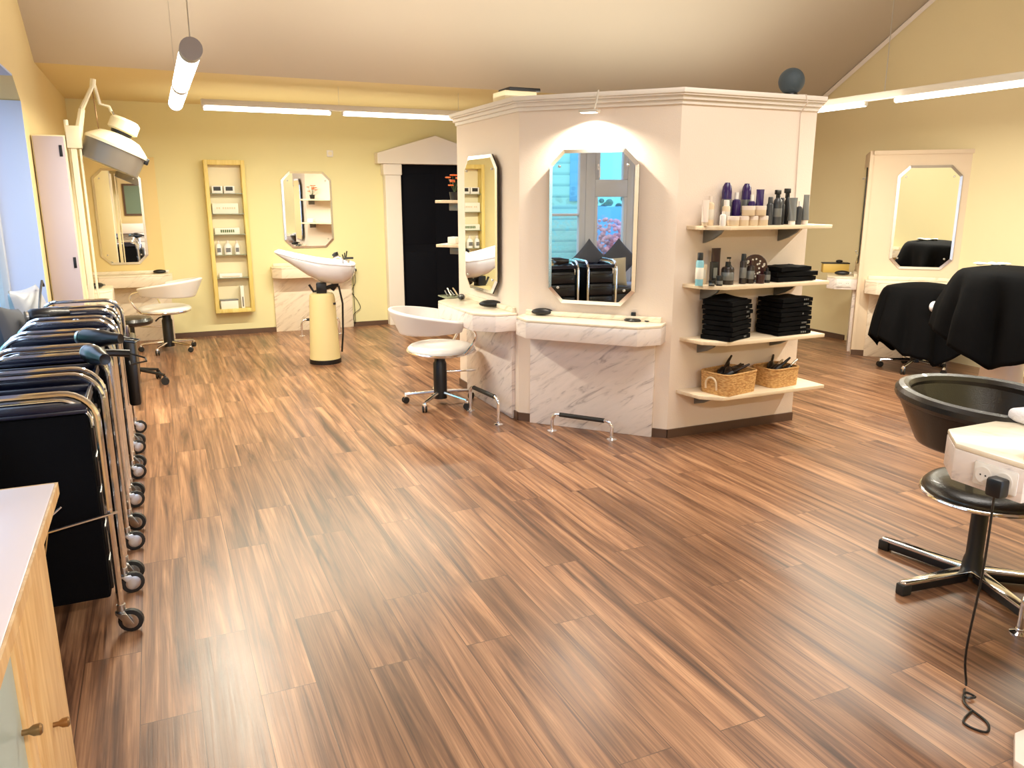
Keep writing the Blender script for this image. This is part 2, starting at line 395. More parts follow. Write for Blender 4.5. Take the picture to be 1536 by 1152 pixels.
for y0, y1 in ((4.0, 5.25), (5.25, 6.49)):
    fr += [bar(y0, y0+.07, zb, zt), bar(y1-.07, y1, zb, zt), bar(y0, y1, zt-.07, zt), bar(y0, y1, zb, zb+.07)]; ps.append(pn(y0+.05, y1-.05, zb+.05, zt-.05))
window('window_3', fr, ps, [(wx1, 5.2, 1.4)])
fr = []; ps = []
for y0, y1 in ((1.3, 2.62),):
    fr += [bar(y0, y0+.07, zb, zt), bar(y1-.07, y1, zb, zt), bar(y0, y1, zt-.07, zt), bar(y0, y1, zb, zb+.07)]; ps.append(pn(y0+.05, y1-.05, zb+.05, zt-.05))
window('window_4', fr, ps, [(wx1, 2.58, 1.4)])
q = MB()
for k in range(5): x = fx0+(fx1-fx0)*k/4; q.box((x-.04, YF-.08, .3), (x+.04, YF-.01, fz1), .006)
q.box((fx0, YF-.08, .3), (fx1, YF-.01, .38), .006); q.box((fx0, YF-.08, fz1-.08), (fx1, YF-.01, fz1), .006)
w5 = struct(q.build('window_5', 'frame'))
MB().box((fx0, YF-.05, .35), (fx1, YF-.045, fz1-.05)).build('window_pane', 'pane', w5, smooth=0)

# ------------------------------------------------------------------ centre kiosk
K = [(2.411, 6.5), (2.411, 5.24), (3.171, 4.395), (4.313, 4.395), (5.0, 5.25), (5.0, 6.5), (4.3, 7.3), (3.25, 7.3)]
def inset(poly, d):
    n = len(poly); out = []
    for i in range(n):
        p, c, x = Vector(poly[i-1]), Vector(poly[i]), Vector(poly[(i+1) % n])
        a = (c-p).normalized(); b = (x-c).normalized()
        na, nb = Vector((-a.y, a.x)), Vector((-b.y, b.x))
        k = (na+nb).normalized(); out.append(tuple(c+k*d/max(.3, k.dot(na))))
    return out
struct(MB().prism(K, 0, 2.245).build('wall_centre', 'wall_k', smooth=0))
q = MB()
for d, z0, z1 in ((-.012, 2.235, 2.262), (-.03, 2.262, 2.288), (-.05, 2.288, 2.30), (-.06, 2.30, 2.33)): q.prism(inset(K, d), z0, z1, .003)
struct(q.build('trim_2', 'plaster_white'))
def edgeband(name, a, b, w, z0, z1, m, s0=0, s1=0, bev=0):
    a, b = Vector(a), Vector(b); t = (b-a).normalized(); n = Vector((t.y, -t.x))
    a = a+t*s0; b = b-t*s1
    return MB().prism([tuple(a), tuple(b), tuple(b+n*w), tuple(a+n*w)], z0, z1, bev).build(name, m)
struct(edgeband('baseboard_centre', K[2], K[3], .012, 0, .062, 'base'))
struct(edgeband('baseboard_centre_left', K[1], K[2], .012, 0, .062, 'base'))
struct(edgeband('baseboard_side', K[0], K[1], .012, 0, .062, 'base', 0, 0))
struct(edgeband('baseboard_back_of_kiosk', K[7], K[0], .012, 0, .062, 'base'))

# second kiosk at the right wall, turned 45 degrees
A2 = Vector((6.75, 6.1)); t2 = Vector((.7071, -.7071)); n2 = Vector((-.7071, -.7071))
B2 = A2+t2*1.13
K2 = [tuple(A2), tuple(B2), tuple(B2+Vector((.66, .0))), (XR+.05, 5.2), (XR+.05, 6.8), tuple(A2+Vector((.46, .46)))]
K2 = [tuple(A2), tuple(B2), (XR+.4, B2.y+.0), (XR+.4, 7.05), (7.44, 6.79)]
struct(MB().prism([tuple(A2), (A2.x+.66, A2.y+.66), (XR+.05, A2.y+.66), (XR+.05, B2.y-.1), tuple(B2)], 0, 2.115).build('wall_right_kiosk', 'panel', smooth=0))
q = MB()
def along(A, t, n, s, o, z): return (A.x+t.x*s+n.x*o, A.y+t.y*s+n.y*o, z)
for s0, s1, z0, z1 in ((0, .035, 0, 2.115), (1.095, 1.13, 0, 2.115), (0, 1.13, 2.075, 2.115)):
    q.prism([along(A2, t2, n2, s0, 0, 0)[:2], along(A2, t2, n2, s0, .012, 0)[:2], along(A2, t2, n2, s1, .012, 0)[:2], along(A2, t2, n2, s1, 0, 0)[:2]], z0, z1)
struct(q.build('trim_3', 'panel', smooth=0))
struct(edgeband('baseboard_right_kiosk', tuple(A2), tuple(B2), .014, 0, .06, 'base', 0, .9))
# near kiosk right of the camera
K3 = [(2.8, 1.5), (2.8, .9), (3.2, .2), (4.4, .2), (5.0, .9), (5.0, 1.5)]
struct(MB().prism(K3, 0, 2.3).build('wall_near_kiosk', 'wall_y', smooth=0))

# baseboards
struct(MB().box((XL, YB-.014, 0), (1.31, YB, .06)).build('baseboard_back', 'base'))
struct(MB().box((2.3, YB-.014, 0), (2.8, YB, .06)).build('baseboard_back_right', 'base'))
struct(MB().box((3.95, YB-.014, 0), (XR, YB, .06)).build('baseboard_back_far', 'base'))
struct(MB().box((XR-.014, 6.8, 0), (XR, YB-.014, .06)).build('baseboard_right', 'base'))
struct(MB().box((XL, 6.9, 0), (XL+.014, YB-.014, .06)).build('baseboard_left', 'base'))

# doorway with gabled white surround
q = MB(); y0, y1 = YB-.16, YB
q.box((2.76, y0+.04, 0), (2.97, y1, 2.07), .01); q.box((3.92, y0+.04, 0), (4.12, y1, 2.07), .01)
q.box((2.735, y0+.02, 1.93), (2.98, y1, 2.07), .012); q.box((3.9, y0+.02, 1.93), (4.15, y1, 2.07), .012)
q.prism([(2.66, 2.07), (4.2, 2.07), (4.2, 2.2), (3.43, 2.43), (2.66, 2.2)], -y1, -(y0), .008, T=Matrix(((1, 0, 0, 0), (0, 0, -1, 0), (0, 1, 0, 0), (0, 0, 0, 1))))
struct(q.build('trim_4', 'plaster_white', smooth=0))
q = MB(); q.box((2.97, YB-.03, .0), (3.92, YB-.002, 2.07))  # flat dark sheet stands for the unlit room beyond, no door leaf
d = struct(q.build('doorway_dark_fill', 'navy', smooth=0))
MB().box((3.02, YB-.036, 1.05), (3.45, YB-.03, 1.95), .004).build('dark_fill_panel', 'navy', d)
MB().box((3.02, YB-.036, .12), (3.45, YB-.03, .95), .004).build('dark_fill_panel', 'navy', d)
# raised panel behind the far left station
struct(MB().box((XL+.02, YB-.02, 0), (.09, YB, 2.1), .004).build('trim_5', 'panel_y'))
# glowing panel added to the flat ceiling behind the kiosk, standing in for daylight
rw = MB().box((3.75, 8.0, ZF-.015), (5.2, 9.3, ZF+.01)).build('daylight_glow_panel', 'skyblue', smooth=0); struct(rw)

# ------------------------------------------------------------------ mirrors
def make_mirror(label, w, h, loc, rz, bevel='bevel', cut=.1, thick=.02, group='octagonal salon mirrors'):
    """faces local -y, origin at the centre of its back"""
    t = thing('wall_mirror', label, 'mirror', loc, rz, None)
    def octo(w, h, c): return [(-w/2+c, -h/2), (w/2-c, -h/2), (w/2, -h/2+c), (w/2, h/2-c), (w/2-c, h/2), (-w/2+c, h/2), (-w/2, h/2-c), (-w/2, -h/2+c)]
    T = Matrix(((1, 0, 0, 0), (0, 0, -1, 0), (0, 1, 0, 0), (0, 0, 0, 1)))
    MB().prism(octo(w, h, cut), .0, thick-.008, T=T).build('mirror_backing', 'black', t, smooth=0)
    # bevelled ring
    o, i = octo(w, h, cut), octo(w-.05, h-.05, cut-.012)
    q = bmesh.new()
    vo = [q.verts.new((x, -(thick-.008), z)) for x, z in o]; vi = [q.verts.new((x, -thick, z)) for x, z in i]
    for k in range(8): q.faces.new((vo[k], vo[(k+1) % 8], vi[(k+1) % 8], vi[k]))
    m = MB(); m.merge(q); m.build('bevelled_edge', bevel, t, smooth=0)
    q = bmesh.new(); q.faces.new([q.verts.new((x, -thick, z)) for x, z in i]); m = MB(); m.merge(q); m.build('mirror_glass', 'mirror', t, smooth=0)
    for sx in (-1, 1):
        for sz in (-1, 1):
            MB().lathe([(0, 0), (.009, 0), (.009, .006), (.005, .009), (0, .009)], 12, T=TR((sx*(w/2-.075), -thick, sz*(h/2-.11)), R(90))).build('screw_cap', 'steel', t)
    return t
f45 = math.atan2(4.395-5.24, 3.171-2.411)   # direction of the centre face
tc_, nc_ = Vector((math.cos(f45), math.sin(f45))), Vector((math.sin(f45), -math.cos(f45)))
C1 = Vector(K[1])
def cface(s, o, z): return (C1.x+tc_.x*s+nc_.x*o, C1.y+tc_.y*s+nc_.y*o, z)
LC = (Vector(K[2])-C1).length
make_mirror('octagonal mirror over the marble counter in the centre of the kiosk, reflecting the teal window', .635, 1.05, cface(.565, .03, 1.445), f45)
make_mirror('narrow-looking octagonal mirror on the left side of the kiosk, reflecting the glass display cabinet', .68, 1.05, (K[0][0]-.03, 5.885, 1.445), -PI/2)
make_mirror('octagonal mirror on the back wall behind the shampoo basin', .61, .93, (1.79, YB-.0, 1.5), 0)
make_mirror('octagonal mirror with a white rim on the back wall, under the hood dryer', .5, 1.07, (-.32, YB-.02, 1.435), 0)
make_mirror('octagonal mirror with a pale rim on the beige panel, above the caped chair', .58, 1.03, along(A2, t2, n2, .565, .0, 1.45), -PI/4)
make_mirror('octagonal mirror seen edge-on at the left side of the right-hand beige panel', .5, 1.0, (A2.x+.28-.0, A2.y+.28+.0, 1.46), -PI*3/4)

# ------------------------------------------------------------------ marble styling counters
def make_counter(label, w, depth, loc, rz, mt='marble', top='marble_top', zt=.82, th=.135, panel=True, pw=None, socket=None, cut=.1):
    t = thing('styling_counter', label, 'counter', loc, rz)
    poly = [(-w/2, 0), (-w/2, -depth+cut), (-w/2+cut, -depth), (w/2-cut, -depth), (w/2, -depth+cut), (w/2, 0)]
    MB().prism(poly, zt-th, zt-.02, .004).build('apron', mt, t)
    MB().prism(inset(poly, -.0), zt-.02, zt, .006).build('counter_top', top, t)
    if panel:
        pw = pw or w-.1
        MB().box((-pw/2, -.03, 0), (pw/2, 0, zt-th), .003).build('splash_panel', mt, t)
        MB().box((-w/2+.03, -.035, zt), (w/2-.03, 0, zt+.035), .004).build('upstand', top, t)
    if socket is not None:
        (sx, sy, sz, srz) = socket
        q = MB(); q.box((-.075, -.008, -.04), (.075, 0, .04), .006)
        s_ = q.build('socket_plate', 'white', t, (sx, sy, sz), (0, 0, srz))
        for k in (-1, 1):
            MB().lathe([(0, 0), (.022, 0), (.024, .004), (.028, .005), (.028, -.001), (0, -.001)][:4], 16, T=TR((k*.036, -.009, 0), R(90))).build('socket', 'white', s_)
            q = MB()
            for dx in (-.009, .009): q.lathe([(0, 0), (.003, 0), (.003, .002), (0, .002)], 8, T=TR((k*.036+dx, -.0125, 0), R(90)))
            q.build('socket_hole', 'black', s_)
    return t
make_counter('pale marble counter and panel below the centre kiosk mirror', 1.06, .27, cface(LC/2-.0, 0, 0), f45, pw=.93, cut=.13)
make_counter('marble counter with two sockets on the left side of the kiosk behind the white chair', 1.04, .31, (K[0][0], 5.78, 0), -PI/2, pw=.95, cut=.13,
             socket=(.455, -.215, .752, R(45)))
make_counter('cream marble counter on the back wall behind the shampoo basin', 1.02, .24, (1.8, YB, 0), 0, mt='marble_w', pw=.98)
make_counter('cream marble counter on the back wall under the hood dryer', .86, .25, (-.27, YB-.02, 0), 0, mt='marble_w', zt=.79, pw=.8)
make_counter('small marble side counter against the left wall behind the trolleys', .62, .32, (XL, 8.75, 0), PI/2, mt='marble_w', zt=.78, pw=.5)
make_counter('marble counter on the beige panel at the right, half hidden by the caped chairs', 1.02, .27, along(A2, t2, n2, .575, 0, 0), -PI/4, mt='marble_w', pw=.9)
make_counter('small marble counter with two sockets jutting from the side of the right-hand panel', .42, .3, (A2.x+.24, A2.y+.24, 0), -PI*3/4, pw=.3, cut=.08,
             socket=(.214, -.13, .752, PI/2))
c3 = make_counter('large marble counter at the right edge with a plug in its double socket', .95, .38, (2.955, 1.5, 0), PI, cut=.13, pw=.2,
             socket=(.479, -.09, .745, PI/2))

# ------------------------------------------------------------------ foot rests
def make_foot(label, w, loc, rz, h=.13):
    t = thing('foot_rest', label, 'foot rest', loc, rz)
    r = .05
    pts = [(-w/2, 0, .005)]+arc((-w/2+r, 0, h-r), r, 180, 90, 6)+arc((w/2-r, 0, h-r), r, 90, 0, 6)+[(w/2, 0, .005)]
    MB().tube(pts, .0125, 12).build('rail', 'chrome', t)
    MB().tube([(-w/2+r+.01, 0, h), (w/2-r-.01, 0, h)], .0165, 12).build('grip', 'rubber', t)
    for s in (-1, 1): MB().lathe([(0, 0), (.036, 0), (.036, .004), (.016, .012), (.016, .02), (0, .02)], 20, T=TR((s*w/2, 0, 0))).build('flange', 'chrome', t)
make_foot('chrome foot rest with black grip in front of the centre marble panel', .46, (2.655, 4.70, 0), math.atan2(-.37, .29))
make_foot('chrome foot rest behind the white chair at the side of the kiosk', .46, (2.2, 5.42, 0), -PI/2+.1, .2)
make_foot('chrome foot rest on the floor behind the shampoo basin pedestal', .46, (1.78, 9.72, 0), 0, .2)
make_foot('chrome foot rest below the marble counter at the right edge', .46, (3.16, 1.70, 0), 0, .17)

# ------------------------------------------------------------------ chairs
def caster(parent, x, y, a, r=.03, name='caster', m='chrome'):
    q = MB()
    q.box((-.012, -.016, r), (.012, .016, 2*r+.015), .004, T=TR((x, y, 0), 0, 0, a))
    c = q.build(name, m, parent)
    w = MB()
    for s in (-1, 1): w.lathe([(0, -.007), (r*.9, -.007), (r, -.004), (r, .004), (r*.9, .007), (0, .007)], 16, T=TR((x, y, r), 0, 0, a) @ TR((0, s*.012, 0), R(90)))
    w.build('wheel', 'rubber', c)
    return c
def seat_pan(t, r, z, mseat, stretch=1.0):
    # rounded pad, a little flat towards the back, with chrome edge
    def rad(a): return r*(1-.10*max(0, math.cos(a+PI))**2)
    q = MB(); prof = [(.0, .018), (.5, .026), (.8, .03), (.93, .018), (1, 0), (.98, -.03), (.85, -.045), (0, -.05)]
    q.grid(lambda u, v: (lambda a, p: Vector((rad(a)*p[0]*math.cos(a), stretch*rad(a)*p[0]*math.sin(a), z+p[1])))(2*PI*u, (lambda k: (prof[int(k)][0]+(prof[min(7, int(k)+1)][0]-prof[int(k)][0])*(k-int(k)), prof[int(k)][1]+(prof[min(7, int(k)+1)][1]-prof[int(k)][1])*(k-int(k))))(min(6.9999, v*7))), 40, 14, closeu=True)
    q.build('seat', mseat, t, smooth=60)
    q = MB(); q.tube([(1.01*rad(a)*math.cos(a), 1.01*stretch*rad(a)*math.sin(a), z-.02) for a in [2*PI*i/40 for i in range(40)]], .009, 8, closed=True)
    q.build('seat_rim', 'chrome', t)
def back_band(t, r, z0, z1, span, m, thick=.03, flare=.06, zend0=None, zend1=None, name='backrest', rim=None):
    """band around local -x; forward is +x"""
    zend0 = z0 if zend0 is None else zend0; zend1 = z1 if zend1 is None else zend1
    def fn(u, v):
        a = R(180+span*(2*u-1)); k = abs(2*u-1)**1.6
        lo = z0+(zend0-z0)*k; hi = z1+(zend1-z1)*k
        rr = r+flare*(v-.3)*(1-.5*k)
        return Vector((rr*math.cos(a), rr*math.sin(a), lo+(hi-lo)*v))
    q = MB(); q.grid(fn, 36, 8); o = q.build(name, m, t, smooth=60)
    md = o.modifiers.new('thickness', 'SOLIDIFY'); md.thickness = thick; md.offset = 0
    md = o.modifiers.new('round', 'BEVEL'); md.width = thick*.42; md.segments = 3; md.limit_method = 'ANGLE'
    if rim:
        pts = [fn(i/40, 1) for i in range(41)]
        MB().tube(pts, rim, 10).build('padded_rim', m, t)
    return fn
def make_white_chair(label, loc, rz):
    t = thing('styling_chair', label, 'chair', loc, rz)
    seat_pan(t, .285, .47, 'wleather', 1.0)
    fn = back_band(t, .33, .60, .80, 112, 'wleather', .03, .09, .64, .72)
    for s, u in ((-1, 0.0), (1, 1.0)):
        p = fn(u, .5); e = Vector((.15, p.y*.78, .45))
        mid = Vector((p.x+.16, p.y*1.02, p.z-.02))
        pts = []
        for k in range(13):
            w = k/12; a = (1-w)**3; b = 3*w*(1-w)**2; c = 3*w*w*(1-w); d = w**3
            pts.append(p*a+mid*b+Vector((.24, p.y*.95, .56))*c+e*d)
        MB().tube(pts, .011, 8).build('arm_tube', 'chrome', t)
    MB().lathe([(0, .05), (.055, .05), (.055, .34), (.045, .36), (.045, .42), (.07, .425), (.07, .435), (0, .435)], 20).build('column', 'black', t)
    MB().tube([(0, .03, .39), (.02, .14, .385), (.03, .2, .36)], .008, 8).build('pump_lever', 'black', t)
    MB().box((.02, -.012, .26), (.30, .012, .275), .004, T=TR((0, 0, 0), 0, R(0))).build('step_bar', 'chrome', t)
    for k in range(5):
        a = 2*PI*k/5+.3
        q = MB(); q.tube([(.04*math.cos(a), .04*math.sin(a), .1), (.29*math.cos(a), .29*math.sin(a), .075)], .017, 8, r_end=.012); q.build('leg', 'chrome', t)
        caster(t, .29*math.cos(a), .29*math.sin(a), a+.6, .028)
    return t
wc = make_white_chair('white vinyl styling chair with chrome arms in front of the kiosk side counter', (2.03, 5.95, 0), R(-8))
dup(wc, (.05, 9.38, 0), R(155), 'white vinyl styling chair in the far left corner under the hood dryer')

# black tub chair at the right
t = thing('styling_chair', 'black leather tub chair on a flat star base beside the right-hand marble counter', 'chair', (3.17, 2.08, 0), R(-62))
seat_pan(t, .265, .43, 'leather')
back_band(t, .29, .62, .835, 118, 'leather', .05, .10, .64, .80, rim=.033)
MB().tube([(0, .08, .40), (-.05, .24, .41), (-.08, .29, .48), (-.08, .30, .68)], .016, 8).build('back_bracket', 'black', t)
MB().lathe([(0, .03), (.05, .03), (.04, .1), (.034, .12), (.034, .38), (.09, .39), (.09, .4), (0, .4)], 20).build('column', 'black', t)
for k in range(5):
    a = 2*PI*k/5+R(22)
    T_ = TR((0, 0, 0), 0, 0, a)
    q = MB(); q.prism([(.03, -.03), (.4, -.017), (.41, .0), (.4, .017), (.03, .03)], .045, .06, .004, T=T_); lg = q.build('leg', 'chrome', t)
    MB().prism([(.05, -.026), (.4, -.014), (.4, .014), (.05, .026)], .012, .045, .002, T=T_).build('leg_side', 'black', lg)
    MB().box((.365, -.021, 0), (.415, .021, .05), .006, T=T_).build('foot_cap', 'rubber', lg)

# rolling stool
t = thing('rolling_stool', 'low round black stool on casters between the trolleys and the far white chair', 'stool', (-.25, 7.72, 0))
MB().lathe([(0, .545), (.15, .545), (.175, .56), (.18, .585), (.165, .61), (.1, .618), (0, .62)], 28).build('seat', 'leather', t)
MB().lathe([(0, .1), (.03, .1), (.03, .3), (.02, .31), (.02, .53), (.08, .545), (0, .545)], 16).build('column', 'black', t)
for k in range(5):
    a = 2*PI*k/5-.45
    MB().tube([(.02*math.cos(a), .02*math.sin(a), .14), (.25*math.cos(a), .25*math.sin(a), .09)], .018, 8, r_end=.012).build('leg', 'black', t)
    caster(t, .25*math.cos(a), .25*math.sin(a), a+.5, .035, m='black')

# ------------------------------------------------------------------ draped capes
def drape(label, loc, rz, rx, ry, z_top, z_hem, m='cloth', dome=.08, folds=9, amp=.05, spread=1.25, seed=1, name='hair_cape', tilt=0):
    rnd = random.Random(seed); ph = [rnd.uniform(0, 6.28) for _ in range(4)]
    def fn(u, v):
        a = 2*PI*u
        fold = math.sin(folds*a+ph[0])*.6+math.sin((folds*2+1)*a+ph[1])*.25+math.sin(3*a+ph[2])*.35
        if v < .32:
            k = v/.32; r = k; z = z_top+dome*(1-k*k*1.0)-dome+tilt*math.cos(a)*k; d = 0
            r = min(1, r)
            f = 0
        else:
            k = (v-.32)/.68; hem = z_hem+.09*math.sin(2*a+ph[3])+.05*fold
            z0_ = z_top-dome+tilt*math.cos(a); z = z0_+(hem-z0_)*k; r = 1+(spread-1)*k**.8+.04*math.sin(min(1, k*6)*PI/2); f = fold*amp*min(1, k*1.6)
        return Vector(((rx*r+f)*math.cos(a), (ry*r+f)*math.sin(a), z))
    o = MB(); o.grid(fn, 96, 26, closeu=True); o = o.build(name, m, None, loc, (0, 0, rz), smooth=80, solid=.006)
    return tag(o, label, 'cape')
# caped chair in front of the right panel
def chair_base(t, legs='chrome'):
    MB().lathe([(0, .08), (.05, .08), (.05, .42), (0, .42)], 16).build('column', 'black', t)
    for k in range(5):
        a = 2*PI*k/5+.2
        MB().tube([(.03*math.cos(a), .03*math.sin(a), .1), (.31*math.cos(a), .31*math.sin(a), .075)], .017, 8, r_end=.012).build('leg', legs, t)
        caster(t, .31*math.cos(a), .31*math.sin(a), a+.5, .03)
t = thing('styling_chair', 'chrome-footed styling chair hidden under a black cape before the right-hand mirror', 'chair', (6.72, 5.28, 0), R(45))
chair_base(t); seat_pan(t, .26, .47, 'leather'); back_band(t, .27, .58, .80, 100, 'leather', .03, .03)
drape('black hair cape covering the casters chair in front of the right-hand mirror', (6.70, 5.26, 0), R(-45), .34, .27, .86, .24, dome=.05, folds=8, amp=.055, spread=1.22, seed=4)
# caped wash basin nearer the camera
t = thing('shampoo_basin', 'shampoo basin on a white pedestal under a black cape at the right edge', 'basin', (6.02, 3.95, 0), R(-20))
MB().lathe([(0, .02), (.165, .02), (.155, .2), (.13, .62), (.12, .66), (0, .66)], 28).build('pedestal', 'pinkw', t)
MB().lathe([(0, 0), (.17, 0), (.17, .02), (0, .02)], 28).build('base_ring', 'black', t)
MB().lathe([(0, .66), (.1, .66), (.26, .82), (.28, .93), (.265, .93), (.2, .8), (0, .76)], 28).build('bowl', 'ceramic', t)
drape('large black hair cape thrown over the basin at the right edge', (6.02, 3.95, 0), R(-15), .40, .33, 1.14, .52, dome=.05, folds=7, amp=.10, spread=1.2, seed=11, tilt=-.02)
o = MB(); o.grid(lambda u, v: Vector((-.12+.24*u, -.05+.1*v, .012*math.sin(u*9)*math.sin(v*7))), 16, 6)
o = tag(o.build('neck_paper_strip', 'whitep', None, (5.92, 4.08, 1.152), (0, 0, R(-30)), solid=.003), 'crumpled white paper strip lying on the large black cape', 'paper strip')
tag(MB().grid(lambda u, v: (lambda a, b: Vector((.05*math.cos(a)*math.sin(b), .03*math.sin(a)*math.sin(b), .05*math.cos(b))))(2*PI*u, PI*v), 16, 8).build('powder_puff', 'towel', None, (6.46, 4.95, .68)), 'round white pad showing between the two black capes', 'pad')

# ------------------------------------------------------------------ shampoo basin (white)
t = thing('shampoo_basin', 'white ceramic shampoo basin on a cream tapered pedestal before the back wall', 'basin', (1.5, 8.03, 0), R(-14))
MB().lathe([(0, .045), (.155, .045), (.15, .1), (.128, .66), (.12, .70), (.1, .715), (0, .715)], 32).build('pedestal', 'cream_gloss', t)
MB().lathe([(0, 0), (.16, 0), (.16, .045), (0, .045)], 32).build('base_ring', 'black', t)
MB().box((.1, -.07, .60), (.135, -.03, .62), .003).build('name_plate', 'black', t)
q = MB(); q.box((-.05, -.05, .71), (.05, .05, .82), .01); q.tube([(-.12, 0, .80), (-.08, 0, .73), (0, 0, .74)], .012); q.tube([(0, 0, .75), (.13, 0, .79), (.17, 0, .79)], .02); q.tube([(.1, .03, .74), (.13, .03, .78)], .025)
q.build('tilt_mechanism', 'black', t)
# bowl: stations along x from the neck rest to the tap end
st = [(-.41, .13, 1.135, 1.115), (-.36, .16, 1.12, 1.075), (-.25, .2, 1.09, .995), (-.12, .235, 1.06, .90), (0, .255, 1.035, .835), (.12, .26, 1.02, .81), (.22, .25, 1.01, .815), (.30, .21, 1.0, .86), (.335, .12, .995, .93)]
def lerp_st(u):
    k = min(len(st)-1.0001, u*(len(st)-1)); i = int(k); f_ = k-i; f_ = f_*f_*(3-2*f_)*.4+f_*.6
    return [a+(b-a)*f_ for a, b in zip(st[i], st[i+1])]
def bowl(u, v):
    x, w, zr, zb_ = lerp_st(u); a = PI*v
    return Vector((x, -w*math.cos(a)*(1 if True else 0), zr-(zr-zb_)*math.sin(a)**.75))
q = MB(); q.grid(bowl, 32, 20); o = q.build('bowl', 'ceramic', t, smooth=70, solid=.014)
rimp = [bowl(i/32, 0) for i in range(33)]+[bowl(1-i/32, 1) for i in range(33)]
MB().tube(rimp, .013, 8, closed=True).build('bowl_rim', 'ceramic', t)
q = MB(); q.tube([(.22, .0, .98), (.22, 0, 1.05), (.18, 0, 1.08), (.13, 0, 1.06)], .012); q.lathe([(0, 0), (.03, 0), (.03, .05), (0, .06)], 14, T=TR((.26, 0, .99)))
tp = q.build('tap', 'chrome', t)
q = MB(); q.lathe([(0, 0), (.028, 0), (.035, .03), (0, .04)], 12, T=TR((.16, .03, 1.08), 0, R(-30))); q.box((.24, -.02, 1.05), (.33, .0, 1.07), .005)
q.build('spray_head', 'black', tp)
MB().tube([(.17, .02, .78), (.2, .03, .6), (.19, .03, .3), (.17, .02, .1)], .01).build('water_hose', 'black', t)

# ------------------------------------------------------------------ trolleys
def make_trolley(label, loc, extras=True):
    """origin at floor centre; hoops lie across x at front (-y) and rear (+y)"""
    t = thing('salon_trolley', label, 'trolley', loc, 0, None)
    W, D, H = .5, .34, .965
    for s in (-1, 1):
        y = s*D/2; r = .11
        pts = [(-W/2, y, .1)]+arc((-W/2+r, y, H-r), r, 180, 90, 7)+arc((W/2-r, y, H-r), r, 90, 0, 7)+[(W/2, y, .1)]
        MB().tube(pts, .0125, 10).build('hoop_frame', 'chrome', t)
        pts = [(-W/2+.02, y-s*.03, .12)]+arc((-W/2+.02+r, y-s*.03, H-.03-r), r, 180, 90, 7)+arc((W/2-.02-r, y-s*.03, H-.03-r), r, 90, 0, 7)+[(W/2-.02, y-s*.03, .12)]
        if s < 0: MB().tube(pts[1:-1], .008, 8).build('inner_hoop', 'chrome', t)
        for sx in (-1, 1):
            q = MB(); q.lathe([(0, .075), (.024, .075), (.024, .085), (.016, .088), (.016, .115), (0, .115)], 14, T=TR((sx*W/2, y, 0)))
            q.prism([(-.018, .085), (.022, .085), (.045, .04), (.02, .035)], -.02, -.016, .001, T=TR((sx*W/2, y-.01, 0), R(90), 0, R(12*s))); q.prism([(-.018, .085), (.022, .085), (.045, .04), (.02, .035)], .016, .02, .001, T=TR((sx*W/2, y-.01, 0), R(90), 0, R(12*s)))
            c = q.build('caster', 'steel', t)
            MB().lathe([(0, -.012), (.036, -.012), (.046, -.009), (.046, .009), (.036, .012), (0, .012)], 20, T=TR((sx*W/2+.03, y-.01, .046), R(90), 0, R(12*s))).build('wheel', 'rubber', c)
            MB().lathe([(0, -.014), (.022, -.014), (.03, -.012), (.03, .012), (.022, .014), (0, .014)], 20, T=TR((sx*W/2+.03, y-.01, .046), R(90), 0, R(12*s))).build('wheel_disc', 'steel', c)
    # body with five drawers opening towards +x and closed ends
    q = MB(); q.box((-W/2+.035, -D/2+.015, .14), (W/2-.03, D/2-.015, .88), .012); q.build('body', 'cloth', t)
    q = MB(); q.box((-W/2+.03, -D/2+.006, .885), (W/2-.03, D/2-.006, .9), .004)
    for a, b in (((-W/2+.03, -D/2+.006, .9), (W/2-.03, -D/2+.018, .925)), ((-W/2+.03, D/2-.018, .9), (W/2-.03, D/2-.006, .925)), ((-W/2+.03, -D/2+.01, .9), (-W/2+.042, D/2-.01, .925)), ((W/2-.042, -D/2+.01, .9), (W/2-.03, D/2-.01, .925))): q.box(a, b, .003)
    q.build('top_tray', 'tray', t)
    for k in range(5):
        z = .17+.14*k
        q = MB(); q.box((W/2-.035, -D/2+.03, z), (W/2-.018, D/2-.03, z+.12), .006); q.box((W/2-.02, -D/2+.06, z+.09), (W/2-.008, D/2-.06, z+.105), .004)
        q.build('drawer', 'blackg', t)
    return t
tr = None
labs = ['nearest black salon trolley with wire holders, beside the wooden cabinet', 'second black salon trolley counted from the wooden cabinet',
        'third black salon trolley from the wooden cabinet, at the middle of the row', 'fourth black salon trolley from the wooden cabinet, beside the silver cushion',
        'fifth black salon trolley from the wooden cabinet, carrying the hair clippers', 'farthest black salon trolley of the row, nearest the black stool']
ty = [3.32, 3.78, 4.36, 4.86, 5.38, 5.90]
for k, (y, lb) in enumerate(zip(ty, labs)):
    if k == 0:
        tr = make_trolley(lb, (-.5, y, 0))
        tr['group'] = 'black trolleys in a row by the window'
    else: dup(tr, (-.5, y, 0), R([0, 0, 1.5, -1, 1, -1][k]), lb, 'black trolleys in a row by the window')
# wire dryer holders on the nearest trolley
t = thing('wire_dryer_holder', 'bent chrome wire dryer holder hooked on the end of the nearest trolley', 'wire holder', (-.35, 3.13, .5))
MB().tube([(.13, .0, .0), (-.1, -.03, -.03), (-.13, -.03, -.17), (-.26, -.04, -.2)], .0055, 6).build('wire', 'chrome', t)
MB().tube([(-.05, -.0, .05), (-.18, -.03, -.05)], .004, 6).build('wire_hook', 'chrome', t)
MB().tube([(-.25, -.03, -.12), (-.34, -.05, -.22)], .004, 6).build('wire_hook', 'chrome', t)
